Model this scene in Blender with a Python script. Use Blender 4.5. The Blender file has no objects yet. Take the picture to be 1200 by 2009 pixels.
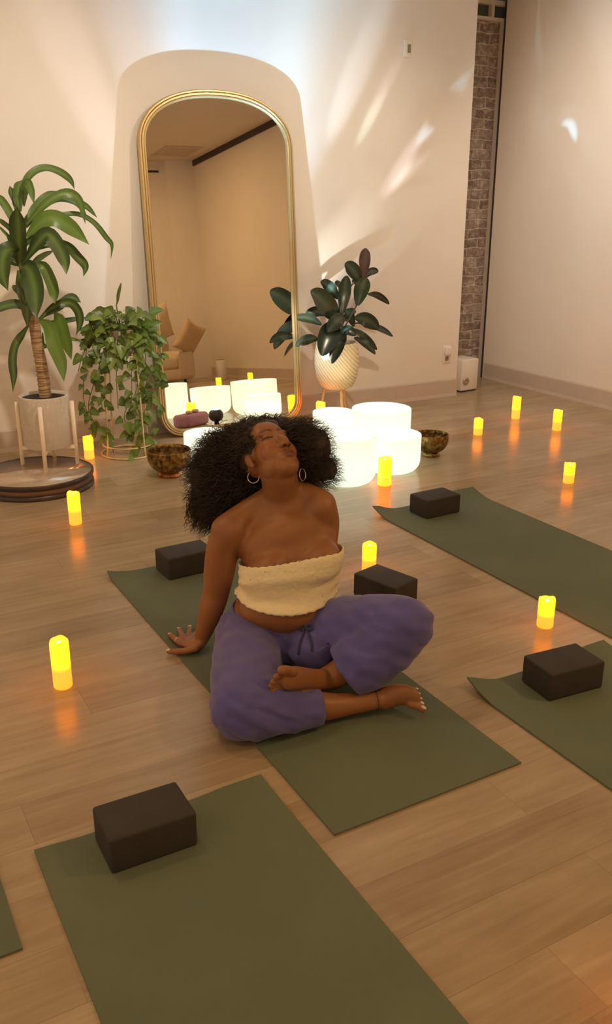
import bpy, bmesh, math, random
import numpy as np
from math import sin, cos, pi, radians, sqrt, atan2
from mathutils import Vector, Matrix, noise
from mathutils.bvhtree import BVHTree

random.seed(7)
SC = bpy.context.scene
COL = SC.collection

# ------------------------------------------------------------------ survey of the photograph
# world frame: x along the back wall (to the right), y towards the back wall, z up; metres
F_PX, PITCH, ROLL, CAM_H, YAW = 1730.17, 0.33789, -0.00101, 1.5774, 0.51278
YW, XR = 5.9412, 5.569           # back wall plane, right wall plane
CEIL = 3.25
YB = 6.56                        # brick wall behind the opening
_f = np.array([sin(YAW)*cos(PITCH), cos(YAW)*cos(PITCH), -sin(PITCH)])
_r = np.array([cos(YAW), -sin(YAW), 0.0])
_d = np.cross(_f, _r)
RT = cos(ROLL)*_r + sin(ROLL)*_d
DN = -sin(ROLL)*_r + cos(ROLL)*_d
CAM = np.array([0.0, 0.0, CAM_H])
GR = np.array([cos(YAW), -sin(YAW), 0.0])    # level right of the viewer
GF = np.array([sin(YAW), cos(YAW), 0.0])     # level forward

def ray(u, v):
    return _f + RT*((u-600)/F_PX) + DN*((v-1004.5)/F_PX)
def fl(u, v, z=0.0):
    d = ray(u, v); return Vector(CAM + d*((z-CAM_H)/d[2]))
def wl(u, v, y=YW):
    d = ray(u, v); return Vector(CAM + d*(y/d[1]))
def dp(u, v, f):                              # point of a sight line at level distance f
    d = ray(u, v); return Vector(CAM + d*(f/float(d @ GF)))
def W(r, f, z):
    return Vector(GR*r + GF*f + np.array([0, 0, z]))
def scale_at(p):                              # pixels per metre
    return F_PX/float((np.array(p)-CAM) @ _f)

# ------------------------------------------------------------------ object helpers
def link(o, parent=None):
    COL.objects.link(o)
    if parent is not None:
        o.parent = parent
    return o
def tag(o, label=None, cat=None, group=None, kind=None):
    if label: o['label'] = label
    if cat: o['category'] = cat
    if group: o['group'] = group
    if kind: o['kind'] = kind
    return o
def thing(name, loc, label, cat, group=None, rz=0.0):
    o = bpy.data.objects.new(name, None)
    o.location = loc; o.rotation_euler = (0, 0, rz); o.empty_display_size = .05
    link(o)
    return tag(o, label, cat, group)
def mesh(name, verts, faces, mat=None, parent=None, smooth=True, local=True, attrs=None):
    """one mesh object; when local is False the vertices are world coordinates under an unrotated parent"""
    off = Vector((0, 0, 0))
    if parent is not None and not local:
        off = world_loc(parent)
    me = bpy.data.meshes.new(name)
    me.from_pydata([(v[0]-off.x, v[1]-off.y, v[2]-off.z) for v in verts], [], [tuple(f) for f in faces])
    me.update()
    if mat is not None:
        for m in (mat if isinstance(mat, (list, tuple)) else [mat]):
            me.materials.append(m)
    if smooth:
        me.polygons.foreach_set('use_smooth', [True]*len(me.polygons))
    o = bpy.data.objects.new(name, me)
    return link(o, parent)
def world_loc(o):
    p = Vector(o.location)
    while o.parent is not None:
        o = o.parent
        p = p + Vector(o.location)
    return p
def copy_tree(o, parent=None):
    c = o.copy(); link(c, parent)
    for ch in list(o.children):
        copy_tree(ch, c)
    return c
def bm_obj(name, bm, mat, parent=None, smooth=True):
    me = bpy.data.meshes.new(name)
    bm.normal_update(); bm.to_mesh(me); bm.free()
    if mat is not None: me.materials.append(mat)
    if smooth: me.polygons.foreach_set('use_smooth', [True]*len(me.polygons))
    return link(bpy.data.objects.new(name, me), parent)
def auto(o, deg=35):
    me = o.data
    me.polygons.foreach_set('use_smooth', [True]*len(me.polygons))
    try: me.set_sharp_from_angle(angle=radians(deg))
    except Exception: pass
    return o

class MB:
    """collects shapes for ONE mesh"""
    def __init__(s): s.v = []; s.f = []
    def add(s, vs, fs):
        n = len(s.v); s.v += [Vector(v) for v in vs]; s.f += [tuple(i+n for i in f) for f in fs]
    def box(s, lo, hi, m=None):
        x0, y0, z0 = lo; x1, y1, z1 = hi
        vs = [Vector(p) for p in ((x0,y0,z0),(x1,y0,z0),(x1,y1,z0),(x0,y1,z0),(x0,y0,z1),(x1,y0,z1),(x1,y1,z1),(x0,y1,z1))]
        if m is not None: vs = [m @ v for v in vs]
        s.add(vs, [(3,2,1,0),(4,5,6,7),(0,1,5,4),(1,2,6,5),(2,3,7,6),(3,0,4,7)])
    def tube(s, pts, rad, seg=12, up=None, cap=True, sub=0, round_ends=True):
        v, f = tube(pts, rad, seg, up, cap, sub, round_ends); s.add(v, f)
    def lathe(s, prof, seg=48, c=(0,0,0)):
        v, f = lathe(prof, seg, c); s.add(v, f)
    def blob(s, c, axes, radii, seg=24, rings=16):
        v, f = blob(c, axes, radii, seg, rings); s.add(v, f)
    def obj(s, name, mat, parent=None, smooth=True, local=True):
        return mesh(name, s.v, s.f, mat, parent, smooth, local)

def catmull(P, n):
    P = [np.array(p, float) for p in P]
    if n <= 0 or len(P) < 3:
        return P
    Q = [2*P[0]-P[1]] + P + [2*P[-1]-P[-2]]
    out = []
    for i in range(1, len(Q)-2):
        a, b, c, d = Q[i-1:i+3]
        for k in range(n):
            t = k/n
            out.append(.5*(2*b+(c-a)*t+(2*a-5*b+4*c-d)*t*t+(3*b-a-3*c+d)*t**3))
    out.append(P[-1])
    return out
def tube(pts, rad, seg=12, up=None, cap=True, sub=0, round_ends=True):
    """rad: number | list of numbers or (side, up) pairs"""
    n = len(pts)
    if not isinstance(rad, (list, tuple)): rad = [rad]*n
    R = [(r, r) if not isinstance(r, (list, tuple)) else r for r in rad]
    A = [np.concatenate([np.array(p, float)[:3], np.array(r, float)]) for p, r in zip(pts, R)]
    if isinstance(up, list):
        A = [np.concatenate([a, np.array(u, float)]) for a, u in zip(A, up)]
    A = catmull(A, sub)
    C = [Vector(a[:3]) for a in A]; RR = [(max(a[3], 1e-4), max(a[4], 1e-4)) for a in A]
    T = []
    for i in range(len(C)):
        t = C[min(i+1, len(C)-1)] - C[max(i-1, 0)]
        T.append(t.normalized() if t.length > 1e-9 else Vector((0, 0, 1)))
    frames = []
    if isinstance(up, list):
        for a, t in zip(A, T):
            u = Vector(a[5:8]); u = (u - t*u.dot(t)).normalized(); frames.append((t.cross(u).normalized()*-1, u))
    else:
        u = Vector(up) if up is not None else (Vector((0, 0, 1)) if abs(T[0].z) < .9 else Vector((0, 1, 0)))
        for t in T:
            u2 = u - t*u.dot(t)
            if u2.length < 1e-4: u2 = t.orthogonal()
            u2.normalize(); frames.append((u2.cross(t).normalized(), u2))
            if up is None: u = u2
    rings = []
    def ring(c, s, u, ra, rb): rings.append([c + s*(ra*cos(2*pi*k/seg)) + u*(rb*sin(2*pi*k/seg)) for k in range(seg)])
    if cap and round_ends:
        for a in (80, 55, 28):
            s, u = frames[0]; ra, rb = RR[0]; h = .5*(ra+rb)
            ring(C[0]-T[0]*h*sin(radians(a)), s, u, ra*cos(radians(a)), rb*cos(radians(a)))
    for c, (s, u), (ra, rb) in zip(C, frames, RR): ring(c, s, u, ra, rb)
    if cap and round_ends:
        for a in (28, 55, 80):
            s, u = frames[-1]; ra, rb = RR[-1]; h = .5*(ra+rb)
            ring(C[-1]+T[-1]*h*sin(radians(a)), s, u, ra*cos(radians(a)), rb*cos(radians(a)))
    v = [p for r in rings for p in r]; f = []
    for i in range(len(rings)-1):
        for k in range(seg):
            a, b = i*seg+k, i*seg+(k+1) % seg
            f.append((a, b, b+seg, a+seg))
    if cap:
        f.append(tuple(range(seg-1, -1, -1))); f.append(tuple((len(rings)-1)*seg+k for k in range(seg)))
    return v, f
def lathe(prof, seg=48, c=(0, 0, 0)):
    v = []; f = []
    for r, z in prof:
        for k in range(seg):
            a = 2*pi*k/seg; v.append(Vector((c[0]+r*cos(a), c[1]+r*sin(a), c[2]+z)))
    for i in range(len(prof)-1):
        for k in range(seg):
            a, b = i*seg+k, i*seg+(k+1) % seg
            f.append((a, b, b+seg, a+seg))
    f.append(tuple(range(seg-1, -1, -1))); f.append(tuple((len(prof)-1)*seg+k for k in range(seg)))
    return v, f
def blob(c, axes, radii, seg=24, rings=16):
    c = Vector(c); ax = [Vector(a) for a in axes]; v = []; f = []
    for i in range(1, rings):
        t = pi*i/rings
        for k in range(seg):
            p = 2*pi*k/seg
            v.append(c + ax[0]*(radii[0]*sin(t)*cos(p)) + ax[1]*(radii[1]*sin(t)*sin(p)) + ax[2]*(radii[2]*cos(t)))
    for i in range(rings-2):
        for k in range(seg):
            a, b = i*seg+k, i*seg+(k+1) % seg
            f.append((a, a+seg, b+seg, b))
    v += [c+ax[2]*radii[2], c-ax[2]*radii[2]]; n = len(v)
    for k in range(seg):
        f.append((k, (k+1) % seg, n-2)); f.append(((rings-2)*seg+(k+1) % seg, (rings-2)*seg+k, n-1))
    return v, f
def remesh(v, f, voxel, smooth=4, fac=.5):
    """joins closed shapes into one continuous skin; returns numpy verts, faces"""
    me = bpy.data.meshes.new('tmp'); me.from_pydata([tuple(p) for p in v], [], f); me.update()
    bm = bmesh.new(); bm.from_mesh(me); bmesh.ops.recalc_face_normals(bm, faces=bm.faces); bm.to_mesh(me); bm.free()
    o = bpy.data.objects.new('tmp', me); COL.objects.link(o)
    m = o.modifiers.new('r', 'REMESH'); m.mode = 'VOXEL'; m.voxel_size = voxel; m.adaptivity = 0
    if smooth:
        s = o.modifiers.new('s', 'SMOOTH'); s.iterations = smooth; s.factor = fac
    dg = bpy.context.evaluated_depsgraph_get(); dg.update()
    e = o.evaluated_get(dg); m2 = bpy.data.meshes.new_from_object(e)
    V = np.zeros(len(m2.vertices)*3); m2.vertices.foreach_get('co', V); V = V.reshape(-1, 3)
    N = np.zeros(len(m2.vertices)*3); m2.vertices.foreach_get('normal', N); N = N.reshape(-1, 3)
    Fs = [tuple(p.vertices) for p in m2.polygons]
    bpy.data.objects.remove(o); bpy.data.meshes.remove(me); bpy.data.meshes.remove(m2)
    return V, N, Fs

# ------------------------------------------------------------------ materials
def lin(c):
    return tuple((x/255/12.92 if x/255 <= .04045 else ((x/255+.055)/1.055)**2.4) for x in c)
class NT:
    def __init__(s, name):
        s.m = bpy.data.materials.new(name); s.m.use_nodes = True; s.t = s.m.node_tree; s.n = s.t.nodes; s.l = s.t.links
        s.b = s.n['Principled BSDF']; s.out = s.n['Material Output']
    def node(s, kind, **kw):
        n = s.n.new(kind)
        for k, v in kw.items():
            if k.startswith('i_'):
                n.inputs[k[2:].replace('_', ' ')].default_value = v
            else: setattr(n, k, v)
        return n
    def link(s, a, b): s.l.new(a, b)
    def coord(s, scale=(1, 1, 1), out='Object', rot=(0, 0, 0)):
        c = s.node('ShaderNodeTexCoord'); mp = s.node('ShaderNodeMapping')
        mp.inputs['Scale'].default_value = scale; mp.inputs['Rotation'].default_value = rot
        s.link(c.outputs[out], mp.inputs['Vector']); return mp.outputs['Vector']
    def noise(s, vec, scale=5, detail=4, rough=.55, dist=0):
        n = s.node('ShaderNodeTexNoise'); n.inputs['Scale'].default_value = scale; n.inputs['Detail'].default_value = detail
        n.inputs['Roughness'].default_value = rough; n.inputs['Distortion'].default_value = dist
        if vec is not None: s.link(vec, n.inputs['Vector'])
        return n.outputs['Fac']
    def ramp(s, fac, stops):
        r = s.node('ShaderNodeValToRGB'); e = r.color_ramp.elements
        while len(e) < len(stops): e.new(.5)
        for i, (p, c) in enumerate(stops):
            e[i].position = p; e[i].color = (*c, 1) if len(c) == 3 else c
        s.link(fac, r.inputs['Fac']); return r.outputs['Color']
    def mix(s, fac, a, b, mode='MIX'):
        m = s.node('ShaderNodeMix', data_type='RGBA', blend_type=mode)
        for sock, val in ((m.inputs[0], fac), (m.inputs[6], a), (m.inputs[7], b)):
            if hasattr(val, 'node'): s.link(val, sock)
            elif isinstance(val, (int, float)): sock.default_value = val
            else: sock.default_value = (*val, 1)
        return m.outputs[2]
    def math(s, op, a, b=0.0):
        m = s.node('ShaderNodeMath', operation=op)
        for sock, val in ((m.inputs[0], a), (m.inputs[1], b)):
            if hasattr(val, 'node'): s.link(val, sock)
            else: sock.default_value = val
        return m.outputs[0]
    def bump(s, h, strength=.2, dist=.01):
        b = s.node('ShaderNodeBump'); b.inputs['Strength'].default_value = strength; b.inputs['Distance'].default_value = dist
        s.link(h, b.inputs['Height']); s.link(b.outputs['Normal'], s.b.inputs['Normal'])
    def set(s, color=None, rough=None, metal=None, **kw):
        if color is not None:
            if hasattr(color, 'node'): s.link(color, s.b.inputs['Base Color'])
            else: s.b.inputs['Base Color'].default_value = (*color, 1)
        if rough is not None:
            if hasattr(rough, 'node'): s.link(rough, s.b.inputs['Roughness'])
            else: s.b.inputs['Roughness'].default_value = rough
        if metal is not None: s.b.inputs['Metallic'].default_value = metal
        for k, v in kw.items():
            s.b.inputs[k.replace('_', ' ')].default_value = v
        return s.m
def plain(name, rgb, rough=.5, metal=0, var=.08, scale=30, bump=0, **kw):
    t = NT(name); c = lin(rgb); n = t.noise(t.coord(), scale, 3)
    col = t.ramp(n, [(.25, tuple(x*(1-var) for x in c)), (.75, tuple(min(1, x*(1+var)) for x in c))])
    if bump: t.bump(n, bump, .004)
    return t.set(col, rough, metal, **kw)

M = {}
def make_materials():
    t = NT('painted_wall'); v = t.coord()
    c = t.ramp(t.noise(v, 1.3, 3), [(.3, lin((232, 224, 214))), (.7, lin((238, 231, 222)))])
    t.bump(t.noise(v, 160, 2), .06, .002); M['wall'] = t.set(c, .75)
    M['ceiling'] = plain('painted_ceiling', (225, 215, 202), .85, scale=3, var=.03)
    M['base'] = plain('vinyl_baseboard', (203, 188, 174), .45, scale=8, var=.04)
    M['dark_trim'] = plain('dark_metal_trim', (58, 48, 42), .5)
    M['white_metal'] = plain('white_painted_metal', (226, 218, 206), .4, var=.03)
    # floor: oak vinyl planks running along the back wall
    t = NT('oak_planks'); v = t.coord(); PW, PL = .18, 1.22
    sep = t.node('ShaderNodeSeparateXYZ'); t.link(v, sep.inputs[0])
    row = t.math('FLOOR', t.math('DIVIDE', sep.outputs['Y'], PW))
    wn = t.node('ShaderNodeTexWhiteNoise', noise_dimensions='1D'); t.link(row, wn.inputs['W'])
    xs = t.math('ADD', t.math('DIVIDE', sep.outputs['X'], PL), t.math('MULTIPLY', wn.outputs['Value'], 7.3))
    colm = t.math('FLOOR', xs)
    cmb = t.node('ShaderNodeCombineXYZ'); t.link(row, cmb.inputs[0]); t.link(colm, cmb.inputs[1])
    w2 = t.node('ShaderNodeTexWhiteNoise', noise_dimensions='3D'); t.link(cmb.outputs[0], w2.inputs['Vector'])
    tone = t.ramp(w2.outputs['Value'], [(0, lin((142, 122, 94))), (.35, lin((164, 143, 112))), (.7, lin((174, 153, 122))), (1, lin((182, 163, 132)))])
    vm = t.node('ShaderNodeVectorMath', operation='MULTIPLY_ADD'); t.link(cmb.outputs[0], vm.inputs[0]); vm.inputs[1].default_value = (3.1, 5.7, 0)
    sc2 = t.node('ShaderNodeVectorMath', operation='MULTIPLY'); t.link(v, sc2.inputs[0]); sc2.inputs[1].default_value = (1.6, 22, 1); t.link(sc2.outputs[0], vm.inputs[2])
    g = t.noise(vm.outputs[0], 1.6, 6, .6, .6)
    col = t.mix(.35, tone, t.ramp(g, [(.3, lin((144, 121, 90))), (.7, lin((206, 188, 158)))]), 'MIX')
    blot = t.noise(t.coord((2.2, 5, 1)), 1.2, 3)
    col = t.mix(.25, col, t.ramp(blot, [(.35, lin((152, 129, 98))), (.65, lin((201, 182, 152)))]), 'MIX')
    fy = t.math('FRACT', t.math('DIVIDE', sep.outputs['Y'], PW)); fx = t.math('FRACT', xs)
    ey = t.math('LESS_THAN', fy, .012); ex = t.math('LESS_THAN', fx, .0018)
    edge = t.math('MAXIMUM', ey, ex)
    col = t.mix(t.math('MULTIPLY', edge, .35), col, lin((110, 86, 64)))
    t.bump(g, .05, .002)
    rr = t.math('ADD', t.math('MULTIPLY', g, .10), .19)
    M['floor'] = t.set(col, rr, 0, Specular_IOR_Level=.5)
    # brick
    t = NT('old_brick'); v = t.coord(rot=(radians(90), 0, 0))
    b = t.node('ShaderNodeTexBrick'); dn = t.node('ShaderNodeTexNoise'); dn.inputs['Scale'].default_value = 9; t.link(t.coord(), dn.inputs['Vector'])
    dm = t.node('ShaderNodeVectorMath', operation='MULTIPLY_ADD'); t.link(dn.outputs['Color'], dm.inputs[0]); dm.inputs[1].default_value = (.045, .045, .045); t.link(v, dm.inputs[2])
    t.link(dm.outputs[0], b.inputs['Vector']); b.inputs['Bias'].default_value = -.1
    b.inputs['Scale'].default_value = 1; b.inputs['Brick Width'].default_value = .22; b.inputs['Row Height'].default_value = .083; b.inputs['Mortar Size'].default_value = .009
    b.inputs['Color1'].default_value = (*lin((120, 104, 96)), 1); b.inputs['Color2'].default_value = (*lin((184, 168, 154)), 1); b.inputs['Mortar'].default_value = (*lin((214, 202, 190)), 1)
    b.inputs['Mortar Smooth'].default_value = .4
    nz = t.noise(t.coord(), 26, 5, .7); col = t.mix(.45, b.outputs['Color'], t.ramp(nz, [(.32, lin((96, 84, 78))), (.5, lin((164, 146, 136))), (.64, lin((236, 226, 216)))]), 'MIX')
    bh = t.mix(.35, t.math('SUBTRACT', 1.0, b.outputs['Fac']), nz); t.bump(bh, .8, .02); M['brick'] = t.set(col, .9)
    M['glass_dark'] = plain('dark_window_glass', (86, 92, 90), .12)
    # mats and blocks
    t = NT('green_mat_foam'); v = t.coord(); n = t.noise(v, 420, 2)
    col = t.ramp(t.noise(v, 2.2, 4), [(.3, lin((99, 108, 88))), (.7, lin((108, 118, 96)))])
    t.bump(n, .25, .002); M['mat'] = t.set(col, .85)
    t = NT('black_foam'); v = t.coord(); n = t.noise(v, 220, 2)
    t.bump(n, .12, .002); M['block'] = t.set(t.ramp(t.noise(v, 12, 3), [(.3, lin((56, 51, 47))), (.7, lin((63, 57, 52)))]), .75)
    # candles
    def candle(name, top, low, h_split, glow, wob=0):
        t = NT(name); c = t.node('ShaderNodeTexCoord'); s = t.node('ShaderNodeSeparateXYZ'); t.link(c.outputs['Generated'], s.inputs[0])
        z = s.outputs['Z']
        if wob:
            z = t.math('ADD', z, t.math('MULTIPLY', t.math('SUBTRACT', t.noise(c.outputs['Object'], 28, 2), .5), wob))
        e = t.ramp(z, [(0, low), (h_split-.1, tuple(x*1.05 for x in low)), (h_split+.06, tuple(x*.92 for x in top)), (1, top)])
        t.link(e, t.b.inputs['Emission Color']); t.b.inputs['Emission Strength'].default_value = glow
        return t.set(lin((240, 200, 120)), .55)
    M['candle'] = candle('lit_amber_wax', (1, .185, .0015), (.21, .064, .004), .47, 5.2)
    M['candle_m'] = candle('lit_mottled_wax', (1, .185, .001), (.5, .10, .003), .4, 5, 1.4)
    t = NT('candle_flame_light'); t.b.inputs['Emission Color'].default_value = (1, .72, .25, 1); t.b.inputs['Emission Strength'].default_value = 7; M['flame'] = t.set((1, .8, .4), .5)
    # frosted quartz
    t = NT('frosted_quartz')
    d = t.node('ShaderNodeBsdfDiffuse'); d.inputs['Color'].default_value = (.86, .88, .82, 1)
    tr = t.node('ShaderNodeBsdfTranslucent'); tr.inputs['Color'].default_value = (.55, .60, .56, 1)
    mx = t.node('ShaderNodeMixShader'); mx.inputs[0].default_value = .55
    t.link(d.outputs[0], mx.inputs[1]); t.link(tr.outputs[0], mx.inputs[2])
    em = t.node('ShaderNodeEmission'); em.inputs['Color'].default_value = (.93, 1, .88, 1); em.inputs['Strength'].default_value = .33  # shell glow put in for the inner lamp's light shining through
    ad = t.node('ShaderNodeAddShader'); t.link(mx.outputs[0], ad.inputs[0]); t.link(em.outputs[0], ad.inputs[1])
    t.link(ad.outputs[0], t.out.inputs['Surface']); M['quartz'] = t.m
    t = NT('hammered_brass'); v = t.coord(); n = t.noise(v, 38, 4, .7); vo = t.node('ShaderNodeTexVoronoi'); vo.inputs['Scale'].default_value = 55; t.link(v, vo.inputs['Vector'])
    col = t.ramp(n, [(.35, lin((60, 48, 32))), (.55, lin((150, 120, 70))), (.75, lin((205, 176, 116)))])
    t.bump(vo.outputs['Distance'], .4, .004); M['brass'] = t.set(col, .38, .85)
    t = NT('reddish_brass'); v = t.coord(); n = t.noise(v, 40, 4, .7)
    t.bump(n, .4, .004); M['brass_red'] = t.set(t.ramp(n, [(.35, lin((96, 58, 38))), (.6, lin((190, 126, 84))), (.75, lin((216, 168, 120)))]), .4, .8)
    M['gold'] = plain('brushed_gold_frame', (196, 172, 124), .36, .8, var=.04)
    t = NT('mirror_glass'); M['mirror'] = t.set((.90, .84, .74), .012, 1.0)
    M['backing'] = plain('mirror_backing', (70, 60, 50), .8)
    # plants
    def leaf(name, a, b, edge, rough=.38, sc=14, trans=.22):
        t = NT(name); v = t.coord(); n = t.noise(v, sc, 4, .6)
        at = t.node('ShaderNodeAttribute', attribute_name='tone'); ed = t.node('ShaderNodeAttribute', attribute_name='rib')
        c = t.mix(t.math('ADD', t.math('MULTIPLY', n, .35), t.math('MULTIPLY', at.outputs['Fac'], .75)), lin(a), lin(b))
        c = t.mix(t.math('MULTIPLY', ed.outputs['Fac'], .6), c, lin(edge))
        t.set(c, rough)
        tl = t.node('ShaderNodeBsdfTranslucent'); t.link(c, tl.inputs['Color'])
        mx = t.node('ShaderNodeMixShader'); mx.inputs[0].default_value = trans
        t.link(t.b.outputs[0], mx.inputs[1]); t.link(tl.outputs[0], mx.inputs[2]); t.link(mx.outputs[0], t.out.inputs['Surface'])
        return t.m
    M['leaf_drac'] = leaf('striped_green_leaf', (38, 54, 38), (108, 140, 56), (128, 158, 82))
    M['leaf_pothos'] = leaf('glossy_vine_leaf', (52, 78, 36), (140, 160, 66), (120, 150, 80), .35)
    M['leaf_rubber'] = leaf('dark_rubber_leaf', (27, 33, 29), (52, 66, 40), (84, 96, 78), .22, trans=.06)
    M['leaf_new'] = leaf('maroon_new_leaf', (70, 48, 44), (92, 60, 52), (96, 80, 70), .3, trans=.06)
    t = NT('ringed_cane_bark'); v = t.coord((3, 3, 38)); n = t.noise(v, 2, 4); t.bump(n, .8, .01)
    M['bark'] = t.set(t.ramp(n, [(.35, lin((132, 100, 70))), (.65, lin((206, 176, 136)))]), .85)
    M['stem'] = plain('green_stem', (96, 108, 58), .5)
    M['stem_brown'] = plain('woody_stem', (92, 80, 62), .7)
    M['soil'] = plain('dark_soil', (46, 38, 32), .95, scale=90, bump=.8)
    t = NT('embossed_ceramic'); v = t.coord(out='Object'); vo = t.node('ShaderNodeTexVoronoi'); vo.inputs['Scale'].default_value = 34; t.link(v, vo.inputs['Vector'])
    w = t.math('SINE', t.math('MULTIPLY', vo.outputs['Distance'], 95.0)); t.bump(w, .55, .006)
    M['ceramic'] = t.set(lin((250, 241, 226)), .5)
    t = NT('woven_basket_pot'); v = t.coord(out='Generated'); 
    wv = t.node('ShaderNodeTexWave', wave_type='BANDS', bands_direction='X'); wv.inputs['Scale'].default_value = 5; wv.inputs['Distortion'].default_value = 2.2; t.link(t.coord((1, 1, 1.2), 'Generated', (0, .7, .5)), wv.inputs['Vector'])
    w2_ = t.node('ShaderNodeTexWave', wave_type='BANDS', bands_direction='Z'); w2_.inputs['Scale'].default_value = 16; t.link(v, w2_.inputs['Vector'])
    hh = t.mix(.4, wv.outputs['Color'], w2_.outputs['Color']); t.bump(hh, .7, .006)
    M['basket'] = t.set(t.ramp(hh, [(.08, lin((196, 162, 110))), (.3, lin((236, 216, 176))), (.9, lin((246, 232, 204)))]), .75)
    M['wood_light'] = plain('pale_wood', (222, 188, 140), .5, scale=14)
    M['wood_white'] = plain('whitewashed_wood', (252, 238, 216), .5, scale=14, var=.05)
    M['wire'] = plain('cream_gold_wire', (222, 200, 150), .35, .35)
    M['tray_top'] = plain('smoked_mirror_top', (214, 196, 176), .10, .5, var=.02)
    M['tray_rim'] = plain('dark_tray_rim', (62, 50, 46), .3)
    M['tray_band'] = plain('brown_tray_band', (120, 92, 74), .45)
    M['plastic_white'] = plain('white_plastic', (236, 228, 220), .4, var=.02)
    M['plastic_grey'] = plain('grey_brown_plastic', (146, 128, 112), .45)
    M['plastic_black'] = plain('black_plastic', (40, 40, 44), .3)
    t = NT('lit_lens'); t.b.inputs['Emission Color'].default_value = (.72, .88, 1, 1); t.b.inputs['Emission Strength'].default_value = 9; M['lens'] = t.set((.8, .9, 1), .2)
    t = NT('fill_light_diffuser'); t.b.inputs['Emission Color'].default_value = (1, .66, .36, 1); t.b.inputs['Emission Strength'].default_value = 1.0; M['diffuser'] = t.set((.9, .85, .75), .5)  # glowing disc of the added fill downlights
    M['fabric_cream'] = plain('cream_upholstery', (216, 196, 168), .9, scale=120, bump=.2)
    M['fabric_tan'] = plain('tan_cushion_fabric', (206, 180, 146), .9, scale=120, bump=.2)
    M['fabric_dark'] = plain('dark_throw', (62, 56, 54), .9)
    M['mauve'] = plain('mauve_fabric', (170, 118, 128), .85, scale=90, bump=.2)
    M['stone'] = plain('pale_pebble', (200, 176, 140), .5)
    # person
    t = NT('brown_skin'); v = t.coord(); n = t.noise(v, 9, 4)
    c = t.ramp(n, [(.3, lin((147, 98, 61))), (.7, lin((157, 106, 67)))])
    for nm, rgb in (('lip', (122, 66, 58)), ('dark', (44, 30, 24)), ('pale', (186, 134, 100)), ('blush', (164, 92, 58))):
        a = t.node('ShaderNodeAttribute', attribute_name=nm); c = t.mix(a.outputs['Fac'], c, lin(rgb))
    t.bump(t.noise(v, 240, 2), .05, .002)
    t.b.inputs['Subsurface Weight'].default_value = .08; t.b.inputs['Subsurface Radius'].default_value = (.012, .005, .003)
    M['skin'] = t.set(c, .46)
    t = NT('cream_eyelet_lace'); v = t.coord(); vo = t.node('ShaderNodeTexVoronoi'); vo.inputs['Scale'].default_value = 60; t.link(v, vo.inputs['Vector'])
    vb = t.node('ShaderNodeTexVoronoi', feature='DISTANCE_TO_EDGE'); vb.inputs['Scale'].default_value = 42; t.link(v, vb.inputs['Vector'])
    hole = t.math('MULTIPLY', t.math('LESS_THAN', vo.outputs['Distance'], .20), t.math('GREATER_THAN', t.noise(v, 14, 2), .585))
    col = t.mix(t.math('MULTIPLY', hole, .6), lin((240, 226, 190)), lin((140, 100, 66)))
    hh = t.math('ADD', t.math('MULTIPLY', vb.outputs['Distance'], 1.5), t.math('MULTIPLY', t.noise(v, 90, 3), .5))
    t.bump(hh, .5, .004); M['lace'] = t.set(col, .9)
    t = NT('violet_blue_cotton'); v = t.coord(); n = t.noise(v, 7, 5)
    t.bump(t.noise(v, 350, 2), .15, .002)
    M['pants'] = t.set(t.ramp(n, [(.3, lin((88, 84, 152))), (.7, lin((100, 95, 168)))]), .88, Sheen_Weight=.25)
    M['cord'] = plain('navy_cord', (58, 58, 92), .8)
    t = NT('dark_brown_hair'); v = t.coord(); n = t.noise(v, 30, 3)
    M['hair'] = t.set(t.ramp(n, [(.3, lin((48, 41, 36))), (.7, lin((66, 55, 47)))]), .55)
    M['silver'] = plain('silver', (214, 204, 190), .18, 1)
    M['nail'] = plain('pale_nail_polish', (226, 204, 190), .25)
make_materials()

# ------------------------------------------------------------------ the room
def box_obj(name, lo, hi, mat, parent=None, bevel=0, kind=None, seg=2):
    bm = bmesh.new(); bmesh.ops.create_cube(bm, size=1)
    for v in bm.verts:
        v.co = Vector([lo[i]+(v.co[i]+.5)*(hi[i]-lo[i]) for i in range(3)])
    if bevel: bmesh.ops.bevel(bm, geom=bm.edges[:], offset=bevel, segments=seg, affect='EDGES', profile=.5)
    o = bm_obj(name, bm, mat, parent, smooth=False)
    if bevel: auto(o, 50)
    if kind: o['kind'] = kind
    return o
XL, YN, XE = -1.9, -1.62, 4.829
S = 'structure'
box_obj('floor', (XL-.1, YN-1.0, -.1), (6.4, YB+.2, 0), M['floor'], kind=S)
box_obj('ceiling', (XL-.1, YN-1.0, CEIL), (6.4, YB+.2, CEIL+.1), M['ceiling'], kind=S)
box_obj('wall_back', (XL-.1, YW, 0), (XE, YW+.12, CEIL), M['wall'], kind=S)
box_obj('wall_right', (XR, YN-1.0, 0), (XR+.12, 6.47, CEIL), M['wall'], kind=S)
box_obj('wall_brick', (XE-.6, YB, 0), (XR+.6, YB+.12, 3.02), M['brick'], kind=S)
box_obj('wall_rear', (XL, -1.78, 0), (XR, -1.64, CEIL), M['wall'], kind=S)
box_obj('wall_rear_column', (5.12, -1.64, 0), (XR, -1.50, CEIL), M['wall'], kind=S)
box_obj('trim_1', (XR-.02, -1.5, 3.17), (XR, 6.44, CEIL), M['dark_trim'], kind=S)
box_obj('trim_2', (XR-.004, 6.47, 0), (XR+.02, 6.49, CEIL), M['dark_trim'], kind=S)
box_obj('trim_3', (XR+.012, YB-.012, 0), (XR+.045, YB, 3.02), M['base'], kind=S)
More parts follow.
